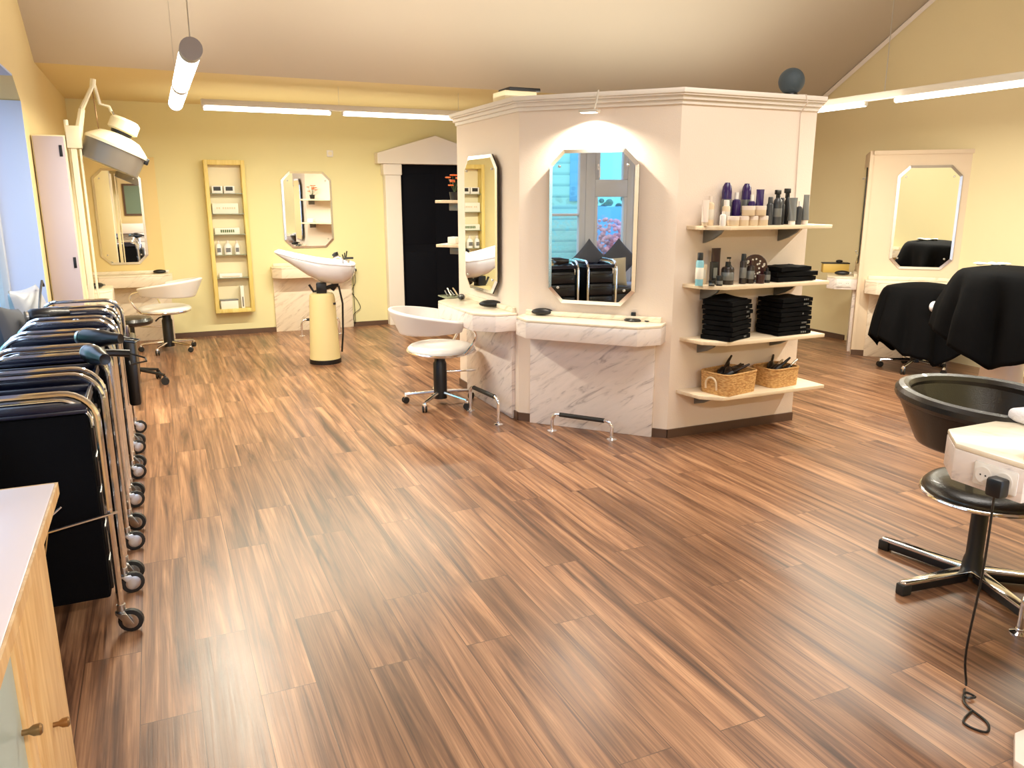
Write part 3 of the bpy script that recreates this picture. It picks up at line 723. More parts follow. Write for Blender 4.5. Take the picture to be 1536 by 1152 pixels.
# items on trolleys
def hair_dryer(label, loc, rz, s=1, lay=True, m='blackg'):
    t = thing('hair_dryer', label, 'hair dryer', loc, rz)
    MB().lathe([(0, -.1), (.03, -.1), (.042, -.08), (.042, .02), (.032, .06), (.024, .12), (.02, .12), (0, .11)], 18, T=TR((0, 0, .045), 0, R(90))).build('barrel', m, t)
    MB().tube([(-.05, .02, .045), (-.05, .08, .04), (-.03, .15, .03)], .017, 10).build('handle', m, t)
    MB().lathe([(0, 0), (.034, 0), (.034, .012), (0, .012)], 18, T=TR((-.112, 0, .045), 0, R(90))).build('intake_grille', 'steel', t)
    MB().tube([(-.03, .15, .03), (.02, .2, .01), (.09, .18, .008), (.12, .1, .008), (.05, .12, .008)], .004, 6).build('cord', 'black', t)
    return t
hair_dryer('black hair dryer hanging over the inner corner of the third trolley', (-.29, 4.30, .935), R(-35))
hair_dryer('black hair dryer lying on the tray of the fifth trolley', (-.62, 5.35, .93), R(20))
hair_dryer('dark hair dryer hooked at the right side of the second trolley', (-.28, 3.84, .93), R(-70))
t = thing('round_brush', 'round black styling brush with coiled cord lying on the third trolley', 'brush', (-.36, 4.42, .935), R(-60))
MB().lathe([(0, -.05), (.028, -.05), (.032, 0), (.028, .05), (0, .05)], 18, T=TR((0, 0, .032), 0, R(90))).build('bristles', 'black', t)
MB().tube([(.05, 0, .032), (.16, 0, .025)], .01, 8).build('handle', 'steel', t)
t = thing('hair_clip', 'thin chrome hair clip loop on the fifth trolley tray', 'clip', (-.46, 5.22, .932), R(40))
MB().tube(arc((0, 0, 0), .025, 90, 270, 8, 'xy')+[(.12, -.012, .03), (.12, .012, .03), (0, .025, 0)], .0035, 6, closed=True).build('loop', 'chrome', t)
tag(MB().lathe([(0, 0), (.03, 0), (.036, .05), (.033, .05), (.028, .006), (0, .006)], 16).build('dye_bowl', 'cream_gloss', None, (-.29, 3.92, .93)), 'tiny cream dye bowl at the corner of the second trolley', 'bowl')
for k, (x, y) in enumerate([(-.62, 5.86), (-.5, 5.92)]):
    t = thing('product_tube', ['pale blue tube standing on the farthest trolley', 'white tube lying beside the pale blue one on the farthest trolley'][k], 'tube', (x, y, .90), k*.7)
    MB().box((-.06, -.018, 0), (.05, .018, .03), .008).build('tube_body', ['lblue', 'white'][k], t); MB().box((.05, -.012, .003), (.075, .012, .027), .004).build('cap', 'black', t)
# tall black bag hanging beside the stool
t = thing('tool_bag', 'black tool bag with red edge hanging on the inner side of the far trolleys', 'bag', (-.2, 5.35, .40))
MB().box((-.03, -.14, 0), (.04, .14, .42), .02).build('bag_body', 'leather', t)
MB().tube(arc((.0, 0, .41), .07, 0, 180, 8, 'yz'), .008).build('bag_handle', 'maroon', t)

# ------------------------------------------------------------------ cushions on the sill
def cushion(label, loc, rot, w, h, th, m, cat='cushion'):
    def fn(u, v):
        x, y = 2*u-1, 2*v-1
        k = max(0, (1-x*x)*(1-y*y))**.42
        px = w/2*x*(1-.07*(1-y*y)); py = h/2*y*(1-.07*(1-x*x))
        return px, py, th/2*k
    q = MB()
    q.grid(lambda u, v: Vector(fn(u, v)), 18, 18)
    q.grid(lambda u, v: Vector((fn(u, v)[0], fn(u, v)[1], -fn(u, v)[2])), 18, 18)
    o = q.build('cushion', m, None, loc, rot, smooth=70)
    return tag(o, label, cat)
cushion('silvery cushion propped in the far window corner behind the trolleys', (XL-.06, 6.12, .86), (R(80), 0, R(75)), .42, .42, .16, 'silver_cushion')
cushion('dark grey cushion leaning before the silver cushion on the window sill', (XL-.06, 5.35, .84), (R(78), R(12), R(80)), .4, .4, .14, 'grey_cushion')
cushion('dark cushion standing on one corner at the near end of the sill', (XL-.1, 2.84, .93), (R(82), R(45), R(95)), .36, .36, .12, 'grey_cushion')
cushion('second dark cushion on its corner, next to the window mullion', (XL-.1, 3.22, .93), (R(82), R(45), R(85)), .36, .36, .12, 'grey_cushion')
cushion('beige cushion in front of the dark cushions by the window mullion', (XL+.06, 2.98, .80), (R(80), 0, R(90)), .34, .34, .12, 'beige_cushion')
# low bench under the near window carrying the beige cushion
t = thing('window_bench', 'dark upholstered bench under the near window', 'bench', (-.61, 2.74, 0))
MB().box((-.12, -.36, .05), (.12, .36, .56), .015).build('bench_body', 'black', t)
MB().box((-.12, -.37, .56), (.13, .37, .63), .02).build('seat_pad', 'leather', t)
# thin cord by the silver cushion
tag(MB().tube([(-.70, 5.6, .86), (-.71, 5.85, .98), (-.72, 6.05, 1.04), (-.72, 6.2, 1.10), (-.72, 6.26, 1.06)], .008, 6).build('umbrella_handle', 'black'), 'thin black umbrella handle sticking up over the silver cushion', 'handle')

# ------------------------------------------------------------------ foreground cabinet
t = thing('wooden_cabinet', 'beech cabinet with pinkish white top in the near left corner', 'cabinet', (0, 0, 0))
x1 = -.33
MB().box((XL+.01, .7, .0), (x1-.018, 2.2, .865), .004).build('carcass', 'beech', t)
MB().box((XL+.01, .64, .868), (-.305, 2.335, .9), .004).build('top_panel', 'laminate', t)
MB().box((XL+.012, 2.335, .866), (-.303, 2.341, .899)).build('top_edge', 'beech', t)
MB().box((-.305, .64, .866), (-.299, 2.341, .899)).build('top_edge', 'beech', t)
def knob(par, y, z):
    MB().lathe([(0, 0), (.006, 0), (.006, .012), (.011, .02), (.012, .032), (.008, .036), (0, .037)], 14, T=TR((x1, y, z), 0, R(90))).build('knob', 'brass', par)
d = MB().box((x1-.018, 1.765, .04), (x1, 2.195, .86), .003).build('door', 'beech', t); knob(d, 1.95, .42)
q = MB(); y0, y1 = 1.31, 1.755
q.box((x1-.018, y0, .04), (x1, y0+.07, .86), .003); q.box((x1-.018, y1-.075, .04), (x1, y1, .86), .003); q.box((x1-.018, y0, .04), (x1, y1, .11), .003); q.box((x1-.018, y0, .79), (x1, y1, .86), .003)
d = q.build('door', 'beech', t); knob(d, 1.63, .62)
MB().box((x1-.012, y0+.06, .1), (x1-.008, y1-.07, .8)).build('frosted_pane', mat('frosted_pane', srgb(170, 188, 180), .3), d)
d = MB().box((x1-.018, .87, .04), (x1, 1.3, .86), .003).build('door', 'beech', t); knob(d, 1.25, .62)
# small thing on the cabinet top
t = thing('desk_bell', 'small pink dish with chrome ring on the near corner of the wooden cabinet', 'dish', (-.50, 2.17, .9))
MB().lathe([(0, 0), (.05, 0), (.062, .03), (.058, .03), (.046, .006), (0, .006)], 20).build('dish_bowl', mat('pink_glass', srgb(226, 150, 120), .3), t)
MB().tube([(.05*math.cos(a), .05*math.sin(a), .036) for a in [2*PI*i/20 for i in range(20)]], .004, 6, closed=True).build('dish_ring', 'chrome', t)

# ------------------------------------------------------------------ tall unit + hood dryer
t = thing('tall_cabinet', 'tall narrow lilac-white cabinet at the far end of the window', 'cabinet', (XL+.005, 6.72, 0))
MB().box((0, .02, 0), (.215, .34, 2.09), .004).build('carcass', 'creamp', t)
d = MB().box((.01, 0, .02), (.205, .02, 2.08), .003).build('door', 'lilac', t)
for z in (1.98, 1.18): MB().box((.17, -.004, z-.04), (.19, .001, z+.04), .002).build('latch', 'black', d)
t = thing('hood_dryer', 'cream wall-arm hood dryer with smoky hood hanging above the far left mirror', 'hood dryer', (-.47, 6.78, 0))
q = MB(); q.box((-.02, -.02, .35), (.02, .02, 2.12), .004); q.box((.035, -.015, .35), (.05, .015, 2.0), .003); q.build('wall_rail', 'creamp', t)
q = MB(); q.box((-.04, -.04, 2.0), (.06, .04, 2.16), .01); q.tube([(-.03, 0, 2.12), (-.03, 0, 2.2)], .015); q.build('rail_carriage', 'creamp', t)
q = MB(); q.tube([(.03, 0, 2.06), (.08, .03, 2.28)], .03, 8, r_end=.022); q.tube([(.08, .03, 2.28), (.175, .08, 2.47)], .018, 8, r_end=.014); q.build('lower_arm', 'creamp', t)
q = MB(); q.tube([(.175, .08, 2.50), (.165, .08, 2.44)], .02, 8); q.tube([(.175, .08, 2.48), (.2, .1, 2.33), (.26, .12, 2.315), (.27, .12, 2.28)], .012, 8); q.build('elbow', 'creamp', t)
MB().tube([(.16, .08, 2.45), (.175, .08, 2.12)], .004, 6).build('cable', 'brass', t)
MB().tube([(.265, .12, 2.30), (.34, .13, 2.14)], .009, 6).build('upper_rod', 'chrome', t)
Th = TR((.25, .1, 1.96), 0, R(24), 0)
q = MB(); q.lathe([(.185, -.09), (.205, -.085), (.215, .07), (.2, .075), (.178, -.08)], 32, T=Th); q.build('hood', 'hood', t)
q = MB(); q.lathe([(.222, .06), (.222, .08), (.19, .11), (.14, .15), (.08, .165), (0, .17), (0, .06)], 32, T=Th); q.build('hood_dome', 'creamp', t)
q = MB(); q.lathe([(0, .16), (.07, .16), (.075, .19), (0, .19)], 20, T=Th); q.build('swivel', 'black', t)
q = MB(); q.lathe([(0, .19), (.09, .19), (.105, .2), (.105, .27), (.08, .29), (0, .29)], 24, T=Th); q.build('motor_housing', 'creamp', t)
q = MB(); q.box((.2, -.03, .03), (.24, .03, .08), .008, T=Th); q.build('control_knob', 'black', t)

# ------------------------------------------------------------------ tube lamps
def tube_lamp(label, p0, p1, segs, r=.05, wires=(), capped=True, body=False):
    """p0->p1 along one axis; segs = lit spans in metres from p0"""
    p0, p1 = Vector(p0), Vector(p1); d = (p1-p0).normalized(); L_ = (p1-p0).length
    t = thing('pendant_tube_lamp', label, 'lamp', tuple(p0))
    for a, b in segs: MB().tube([d*a, d*b], r if not body else .02, 20).build('lit_tube', 'tube', t)
    if body:
        s = Vector((-d.y, d.x, 0))
        q = MB(); a = d*0; b = d*L_; w = .035
        q.prism([tuple((a+s*w)[:2]), tuple((b+s*w)[:2]), tuple((b-s*w)[:2]), tuple((a-s*w)[:2])], .022, .075, .004); q.build('fixture_body', 'lampw', t)
        for a, b in segs:
            for e in (a, b): MB().box((-.015, -.015, -.015), (.015, .015, .03), .003, T=Matrix.Translation(d*e)).build('tube_socket', 'lampw', t)
    else:
        for a, b in zip([x[1] for x in segs[:-1]], [x[0] for x in segs[1:]]): MB().tube([d*a, d*b], r*1.03, 20).build('joint', 'capgrey', t)
        if capped:
            MB().tube([d*(-.11), d*(segs[0][0])], r*1.04, 20).build('end_cap', 'capgrey', t)
            MB().tube([d*segs[-1][1], d*(segs[-1][1]+.05)], r*1.04, 20).build('end_cap', 'capgrey', t)
    for s_, h in wires: MB().tube([d*s_+Vector((0, 0, .05)), d*s_+Vector((0, 0, h))], .0035 if s_ < 1.2 else .0015, 6).build('suspension_wire', 'steel', t)
    return t
def zs(y): return ZF+.58*(YE-y) if y > YR else ZR-.58*(YR-y)
tube_lamp('white cylinder tube lamp hanging end-on at the upper left', (.27, 4.75, 2.4), (.27, 7.3, 2.4), [(0, 1.35), (1.45, 2.55)], .055, wires=[(-.08, zs(4.67)-2.4), (2.2, zs(6.95)-2.4)])
tube_lamp('long double tube lamp hanging along the back wall', (.51, 8.05, 2.45), (3.15, 8.05, 2.45), [(.02, 1.17), (1.30, 2.46)], wires=[(1.26, ZF-2.45), (2.5, ZF-2.45)], body=True)
tube_lamp('long double tube lamp hanging at the upper right beyond the kiosk', (5.45, 5.95, 2.4), (5.45, 2.6, 2.4), [(.05, .92), (1.22, 3.3)], wires=[(1.1, zs(4.85)-2.4)], body=True)
# picture light over the centre mirror
t = thing('picture_light', 'small white halogen light on a bracket over the centre kiosk mirror', 'lamp', cface(.55, 0, 2.2), f45)
MB().box((-.06, -.16, -.005), (.07, -.08, .012), .004).build('light_head', 'lampw', t)
MB().tube([(.04, -.05, .14), (.04, -.09, .06), (.03, -.11, .01)], .006, 8).build('bracket', 'lampw', t)
MB().box((-.05, -.15, -.008), (.05, -.095, -.005)).build('bulb', 'tube', t)

# things on top of the kiosk
t = thing('ceiling_spotlight_box', 'beige box with dark top standing on the far left edge of the kiosk', 'box', (2.72, 6.0, 2.332))
MB().box((-.14, -.12, 0), (.14, .12, .13), .01).build('box_body', 'creamp', t); MB().box((-.1, -.12, .13), (.17, .1, .155), .006).build('dark_lid', 'black', t)
tag(MB().box((2.99, 5.0, 2.332), (3.13, 5.1, 2.375), .006).build('junction_box', 'mgrey'), 'small grey junction box on top of the kiosk beside the picture light', 'box')
t = thing('globe_speaker', 'dark slate globe speaker standing on the kiosk cornice at its right end', 'speaker', (4.12, 4.46, 2.332))
MB().ball((0, 0, .1), .088, 28).build('globe', 'speaker', t); MB().lathe([(0, 0), (.05, 0), (.045, .02), (.03, .03), (0, .03)], 20).build('stand', 'black', t)
tag(MB().tube([(4.12, 4.38, 2.335), (4.14, 4.33, 2.33), (4.15, 4.325, 2.28), (4.16, 4.39, 2.22), (4.17, 4.39, 1.8), (4.18, 4.39, 1.5)], .004, 6).build('speaker_cable', 'pinkw'), 'thin pale cable running down from the globe speaker to the top shelf', 'cable')

# ------------------------------------------------------------------ product shelves on the kiosk
ys = 4.395
def make_shelf(label, z, x0, x1, yf, yf2=None):
    yf2 = yf2 or yf; x0 -= .09; x1 -= .13
    t = thing('wall_shelf', label, 'shelf', (0, 0, 0))
    MB().prism([(x0, ys), (x0+.04, yf+.1), (x0+.16, yf), (x1, yf2), (x1+.0, ys)], z-.025, z, .003).build('shelf_board', 'shelf', t)
    for bx in (3.4, 4.05):
        q = MB(); T = Matrix(((0, 0, 1, 0), (1, 0, 0, 0), (0, 1, 0, 0), (0, 0, 0, 1)))
        pts = [(ys, z-.025), (ys-.2, z-.025), (ys-.17, z-.055), (ys-.1, z-.09), (ys, z-.12)]
        q.prism(pts, bx-.009, bx+.009, .002, T=T); q.build('shelf_bracket', 'mgrey', t)
make_shelf('top wall shelf on the kiosk, full of hair products', 1.47, 3.34, 4.42, 4.14)
make_shelf('second wall shelf from the top on the kiosk, with bottles and folded cloths', 1.085, 3.33, 4.42, 4.12)
make_shelf('third wall shelf from the top on the kiosk, holding two stacks of towels', .715, 3.33, 4.40, 4.10)
make_shelf('lowest wall shelf on the kiosk, holding two baskets', .345, 3.32, 4.42, 4.08)

def bottle(name, label, cat, loc, h, r, body, cap, shape='bottle', group=None, lab=None):
    t = thing(name, label, cat, loc, random.uniform(-.2, .2), group)
    if shape == 'bottle':
        MB().lathe([(0, 0), (r*.95, 0), (r, .004), (r, h*.68), (r*.85, h*.76), (r*.4, h*.8), (0, h*.8)], 18).build('bottle_body', body, t)
        MB().lathe([(0, h*.79), (r*.45, h*.79), (r*.42, h), (0, h)], 14).build('cap', cap, t)
    elif shape == 'can':
        MB().lathe([(0, 0), (r, 0), (r, h*.72), (r*.8, h*.77), (0, h*.77)], 18).build('can_body', body, t)
        MB().lathe([(0, h*.765), (r*.72, h*.765), (r*.7, h*.98), (r*.6, h), (0, h)], 16).build('cap', cap, t)
    elif shape == 'dome':
        MB().lathe([(0, 0), (r, 0), (r, h*.78), (r*.9, h*.9), (r*.5, h*.99), (0, h)], 18).build('can_body', body, t)
        MB().lathe([(r*1.01, h*.3), (r*1.02, h*.31), (r*1.02, h*.6), (r*1.01, h*.61)], 18).build('label_band', lab or 'mgrey', t)
    elif shape == 'tube':
        def fn(u, v):
            a = 2*PI*u; k = v
            return Vector((r*(1+.25*k)*math.cos(a), r*(1-.93*k)*math.sin(a), h*(.15+.85*k)))
        q = MB(); q.grid(fn, 20, 6, closeu=True); q.build('tube_body', body, t, smooth=60)
        MB().lathe([(0, 0), (r*.8, 0), (r*.85, h*.15), (0, h*.15)], 16).build('cap', cap, t)
    elif shape == 'jar':
        MB().lathe([(0, 0), (r*.95, 0), (r, .004), (r, h*.6), (0, h*.6)], 22).build('jar_body', body, t)
        MB().lathe([(0, h*.6), (r*1.03, h*.6), (r*1.03, h*.97), (r*.98, h), (0, h)], 22).build('lid', cap, t)
    elif shape == 'box':
        MB().box((-r, -r*.7, 0), (r, r*.7, h), .002).build('carton', body, t)
        MB().box((-r*.6, -r*.7-.001, h*.3), (r*.6, -r*.7, h*.75)).build('printed_label', cap, t, smooth=0)
    elif shape == 'pump':
        MB().lathe([(0, 0), (r, 0), (r, h*.62), (r*.4, h*.72), (0, h*.72)], 18).build('bottle_body', body, t)
        MB().lathe([(0, h*.7), (r*.4, h*.7), (r*.4, h*.8), (r*.12, h*.81), (r*.12, h*.95), (0, h*.95)], 12).box((-r*1.1, -.006, h*.93), (r*.3, .006, h), .002).build('pump_head', cap, t)
    elif shape == 'spray':
        MB().lathe([(0, 0), (r, 0), (r, h*.6), (r*.4, h*.75), (0, h*.75)], 18).build('bottle_body', body, t)
        MB().lathe([(0, h*.74), (r*.45, h*.74), (r*.4, h*.85), (0, h*.85)], 12).box((-r*1.3, -.01, h*.84), (r*.6, .01, h*.97), .004).box((-r*.9, -.006, h*.7), (-r*.6, .006, h*.85), .003).build('trigger', cap, t)
    if lab and shape in ('bottle', 'can', 'tube', 'jar', 'pump'):
        k0, k1 = (.2, .55) if shape != 'jar' else (.15, .5)
        if shape != 'tube': MB().lathe([(r*1.005, h*k0), (r*1.02, h*k0+.001), (r*1.02, h*k1-.001), (r*1.005, h*k1)], 18).build('label_band', lab, t)
    return t
z1s = 1.4705; G = 'hair products on the top kiosk shelf'
P1 = [
 ('lotion_tube', 'pearl white tube at the left end of the top kiosk shelf', 3.43, 4.24, .165, .022, 'pinkw', 'beigep', 'tube'),
 ('lotion_bottle', 'brownish bottle just right of the leftmost pearl tube on the top shelf', 3.475, 4.30, .15, .02, 'beigep', 'brownb', 'bottle'),
 ('lotion_bottle', 'tall beige bottle behind the small white tube on the top shelf', 3.53, 4.32, .19, .027, 'beigep', 'pinkw', 'bottle'),
 ('cream_tube', 'small white tube standing before the tall beige bottle on the top shelf', 3.535, 4.19, .095, .02, 'white', 'pinkw', 'bottle'),
 ('mousse_can', 'pale beige can with white cap behind the leftmost cream jar', 3.63, 4.28, .165, .026, 'beigep', 'white', 'can'),
 ('shampoo_bottle', 'tall purple bottle rising at the left behind the cream jars', 3.68, 4.345, .28, .033, 'purple', 'black', 'dome'),
 ('spray_bottle', 'purple bottle with small white nozzle behind the upper middle jar', 3.76, 4.34, .215, .03, 'purple', 'white', 'bottle'),
 ('shampoo_bottle', 'tall purple bottle with rounded black top at the centre of the top shelf', 3.85, 4.35, .275, .032, 'purple', 'black', 'dome'),
 ('spray_bottle', 'short purple bottle with white cone cap in front of the tall purple one', 3.845, 4.285, .2, .026, 'purple', 'white', 'bottle'),
 ('conditioner_tube', 'purple tube with flat top right of the cream jars', 3.925, 4.30, .235, .027, 'purple', 'dgrey', 'tube'),
 ('hairspray_can', 'slim charcoal can, first of the grey row on the top shelf', 3.965, 4.24, .185, .023, 'dgrey', 'dgrey', 'can'),
 ('hairspray_can', 'fat silver-grey domed can in the grey row on the top shelf', 4.02, 4.23, .18, .03, 'dgrey', 'mgrey', 'dome'),
 ('hairspray_can', 'black slender can right of the domed silver-grey one', 4.075, 4.25, .18, .021, 'black', 'dgrey', 'can'),
 ('trigger_spray', 'black trigger spray standing at the back of the grey row', 4.115, 4.33, .24, .026, 'black', 'black', 'spray'),
 ('gel_tube', 'broad grey tube with white foot cap in the grey row', 4.145, 4.22, .18, .028, 'mgrey', 'white', 'tube'),
 ('trigger_spray', 'black trigger spray with upright nozzle near the right end of the top shelf', 4.20, 4.33, .25, .024, 'black', 'black', 'spray'),
 ('lotion_bottle', 'small grey bottle with white top between the two grey tubes', 4.205, 4.22, .155, .02, 'dgrey', 'white', 'bottle'),
 ('gel_tube', 'silver-grey tube flaring at the top, rightmost on the top shelf', 4.262, 4.22, .2, .026, 'mgrey', 'pinkw', 'tube'),
]
for nm, lb, x, y, h, r, b_, c_, sh in P1: bottle(nm, lb, nm.split('_')[-1], (x-.15, y, z1s), h, r, b_, c_, sh, G, 'label' if b_ in ('beigep',) else None)
jl = ['beige jar with white lid, bottom left of the jar pyramid on the top shelf', 'beige jar, second from the left in the bottom row of jars', 'beige jar, third from the left in the bottom row of jars', 'beige jar, rightmost in the bottom row next to the grey cans',
      'beige jar on the upper row of jars, left one', 'beige jar on the upper row of jars, right one']
for (x, z, r), lb in zip([(3.615, 0, .038), (3.7, 0, .034), (3.775, 0, .035), (3.857, 0, .037), (3.735, .0645, .042), (3.832, .0645, .04)], jl):
    bottle('cream_jar', lb, 'jar', (x-.15, 4.185, z1s+z), .063, r, 'beigep', 'pinkw', 'jar', 'cream jars stacked on the top kiosk shelf')
z2s = 1.0855; G = 'products on the second kiosk shelf'
P2 = [
 ('hairspray_can', 'light blue spray can with black cap, leftmost on the second shelf', 3.41, 4.24, .215, .026, 'lblue', 'black', 'can'),
 ('product_box', 'tan carton behind the tiny black jar on the second shelf', 3.487, 4.31, .13, .026, 'beigep', 'label', 'box'),
 ('wax_jar', 'tiny black jar beside the light blue can', 3.475, 4.19, .035, .02, 'black', 'black', 'jar'),
 ('wax_jar', 'small black jar with pale label in front of the black carton', 3.528, 4.18, .065, .022, 'black', 'black', 'jar'),
 ('product_box', 'narrow black carton with grey print on the second shelf', 3.535, 4.25, .15, .024, 'black', 'mgrey', 'box'),
 ('gel_tube', 'tall maroon-black tube standing behind the wide dark tube', 3.60, 4.32, .235, .032, 'maroon', 'maroon', 'tube'),
 ('gel_tube', 'wide dark tube with silver label at the front of the second shelf', 3.625, 4.22, .15, .042, 'brownb', 'black', 'bottle'),
 ('pump_bottle', 'black pump bottle behind the wide dark tube', 3.695, 4.29, .175, .02, 'black', 'black', 'pump'),
 ('shampoo_bottle', 'dark brown bottle with tall black cap at the middle of the second shelf', 3.745, 4.21, .2, .023, 'brownb', 'black', 'can'),
 ('shampoo_bottle', 'hourglass dark bottle left of the floral disc', 3.81, 4.21, .155, .027, 'brownb', 'maroon', 'bottle'),
 ('wax_jar', 'dark red jar in front of the floral disc', 3.872, 4.18, .06, .028, 'maroon', 'maroon', 'jar'),
 ('lotion_bottle', 'small dark bottle between the floral disc and the folded cloths', 3.945, 4.20, .1, .023, 'black', 'black', 'bottle'),
]
for nm, lb, x, y, h, r, b_, c_, sh in P2: bottle(nm, lb, nm.split('_')[-1], (x-.15, y, z2s), h, r, b_, c_, sh, G, 'mgrey' if b_ in ('brownb', 'black') and sh != 'box' else ('whitep' if b_ == 'lblue' else None))
t = thing('floral_disc_tin', 'round black tin with white flower dots standing upright on the second shelf', 'tin', (3.745, 4.27, z2s), R(-15))
MB().lathe([(0, -.012), (.085, -.012), (.09, -.008), (.09, .008), (.085, .012), (0, .012)], 32, T=TR((0, 0, .098), R(90))).build('tin_body', 'maroon', t)
q = MB()
for k in range(26):
    a = random.uniform(0, 6.28); rr = .078*math.sqrt(random.random())
    q.lathe([(0, 0), (.007, 0), (.007, .001), (0, .001)], 8, T=TR((rr*math.cos(a), -.0125, .098+rr*math.sin(a)), R(90)))
q.build('flower_dots', 'label', t)
MB().lathe([(0, 0), (.03, 0), (.02, .012), (0, .012)], 12, sx=1, sy=.6).build('tin_foot', 'black', t)

# folded cloths
def folded(label, loc, rz, w, d, h, group, seed, m='cloth', mark=True):
    t = tag(bpy.data.objects.new('folded_towel', None), label, 'towel', group); C.objects.link(t); t.location = loc; t.rotation_euler = (0, 0, rz)
    rnd = random.Random(seed); p = [rnd.uniform(0, 6) for _ in range(3)]
    q = bmesh.new(); bmesh.ops.create_cube(q, size=1); bmesh.ops.subdivide_edges(q, edges=q.edges[:], cuts=5, use_grid_fill=True)
    for v in q.verts:
        x, y, z = v.co
        e = max(abs(x), abs(y))*2
        pass
        v.co = Vector((x*w*(1+.03*math.sin(9*y+p[0])), y*d*(1+.03*math.sin(8*x+p[1])), h*(.5+z*(1.06-.25*max(0, e-.8)/.2))+.003*math.sin(12*x+p[2])*math.sin(10*y)*(z > 0)))
    b = MB(); b.merge(q); b.build('towel_cloth', m, t, smooth=60)
    if mark:
        q = MB(); x = w*.2
        for k in range(3): q.box((x+k*.018, -d/2-.002, h*.35), (x+.012+k*.018, -d/2+.001, h*.7), .0008)
        q.build('towel_tag', 'mgrey', t)
    return t
ordn = ['bottom', 'second', 'third', 'fourth', 'fifth', 'sixth', 'seventh', 'top']
for k in range(8):
    folded('folded black towel, %s one counted upward in the left stack on the third shelf' % ordn[k], (3.51+random.uniform(-.006, .006), 4.24, .716+k*.0335), R(22+random.uniform(-3, 3)), .27, .22, .033, 'left stack of folded black towels', k, mark=k in (0, 4, 5, 6))
tag(MB().grid(lambda u, v: Vector((.13*(2*u-1), .1*(2*v-1), .035*max(0, 1-abs(2*u-1))*max(0, 1-abs(2*v-1))**.5)), 12, 8).build('loose_cloth', 'cloth', None, (3.49, 4.25, .985), (0, 0, R(22)), solid=.005), 'peaked loose black cloth on top of the left towel stack', 'cloth')
for k in range(8):
    folded('folded black towel, %s one counted upward in the right stack with pale tags' % ordn[k], (4.02+random.uniform(-.006, .006), 4.25, .716+k*.0325), R(4+random.uniform(-3, 3)), .30, .22, .032, 'right stack of folded black towels', 20+k)
for k, (w, h, x, r) in enumerate([(.36, .035, 4.04, 2), (.35, .035, 4.045, -3), (.29, .034, 4.02, 5)]):
    folded('folded black cloth at the right of the second shelf, %s of the pile' % ['bottom', 'middle', 'top'][k], (x, 4.27, 1.0855+.0352*k), R(r), w, .2, h, 'folded black cloths on the second kiosk shelf', 50+k, mark=False)

# baskets
def basket(label, loc, rz, w, d, h, handle):
    t = thing('wicker_basket', label, 'basket', loc, rz)
    def rr(s): 
        P = []; r = .05
        for cx, cy, a0 in ((w/2-r, d/2-r, 0), (-w/2+r, d/2-r, 90), (-w/2+r, -d/2+r, 180), (w/2-r, -d/2+r, 270)):
            for i in range(6): a = R(a0+90*i/5); P.append(((cx+r*math.cos(a))*s, (cy+r*math.sin(a))*s))
        return P
    q = bmesh.new(); n = 24; rings = []
    for s, z in ((.96, .0), (.98, h*.3), (1, h*.7), (1.01, h), (.97, h), (.95, h*.6), (.93, .012)):
        rings.append([q.verts.new((x, y, z)) for x, y in rr(s)])
    for A, B in zip(rings, rings[1:]):
        for i in range(n): q.faces.new((A[i], A[(i+1) % n], B[(i+1) % n], B[i]))
    q.faces.new(rings[0][::-1]); q.faces.new(rings[-1])
    b = MB(); b.merge(q); b.build('basket_body', 'basket', t)
    MB().tube([(x, y, h) for x, y in rr(.99)], .007, 8, closed=True).build('woven_rim', 'basket', t)
    if handle:
        MB().tube([(-w/2-.008, -.045, h*.25)]+arc((-w/2-.012, 0, h*.5), .045, 180, 0, 8, 'yz')+[(-w/2-.008, .045, h*.25)], .007, 8).build('rope_handle', 'beigep', t)
    return t
basket('wicker basket with rope handle, left one on the lowest shelf', (3.54, 4.22, .346), R(12), .34, .25, .145, True)
basket('wicker basket without handle, right one on the lowest shelf', (3.985, 4.25, .346), R(6), .28, .22, .13, False)
def brush(label, loc, rot, L_=.2, m='brownb', g='brushes in the baskets'):
    t = tag(bpy.data.objects.new('hair_brush', None), label, 'brush', g); C.objects.link(t); t.location = loc; t.rotation_euler = rot
    MB().lathe([(0, 0), (.02, .004), (.026, .03), (.026, .08), (.02, .1), (0, .104)], 16).build('brush_head', 'black', t)
    MB().lathe([(0, .1), (.008, .102), (.01, L_*.8), (.007, L_), (0, L_+.004)], 12).build('brush_handle', m, t)
bl = ['dark round brush at the left in the left basket', 'brown brush lying across the left basket', 'thick brush handle at the right of the left basket', 'flat dark brush at the centre of the left basket', 'black brush in the middle of the left basket, tilted back']
for (x, y, z, a, b_), lb in zip([(3.58, 4.2, .44, 60, 30), (3.62, 4.27, .47, 80, 60), (3.68, 4.2, .47, 82, 95), (3.62, 4.17, .46, 70, 110), (3.6, 4.25, .43, 50, 80)], bl): brush(lb, (x-.13, y, z), (0, R(a), R(b_-60)), .22, 'brownb')
bl = ['black brush at the left of the right basket', 'silver-handled brush at the centre of the right basket', 'silver-handled brush at the right end of the right basket', 'black comb brush at the back of the right basket']
for (x, y, z, a, b_, m_), lb in zip([(4.06, 4.22, .42, 50, -10, 'black'), (4.08, 4.25, .43, 68, 20, 'steel'), (4.16, 4.22, .42, 62, 10, 'steel'), (4.1, 4.28, .43, 60, 40, 'black')], bl): brush(lb, (x-.145, y, z), (0, R(a), R(b_)), .19, m_)

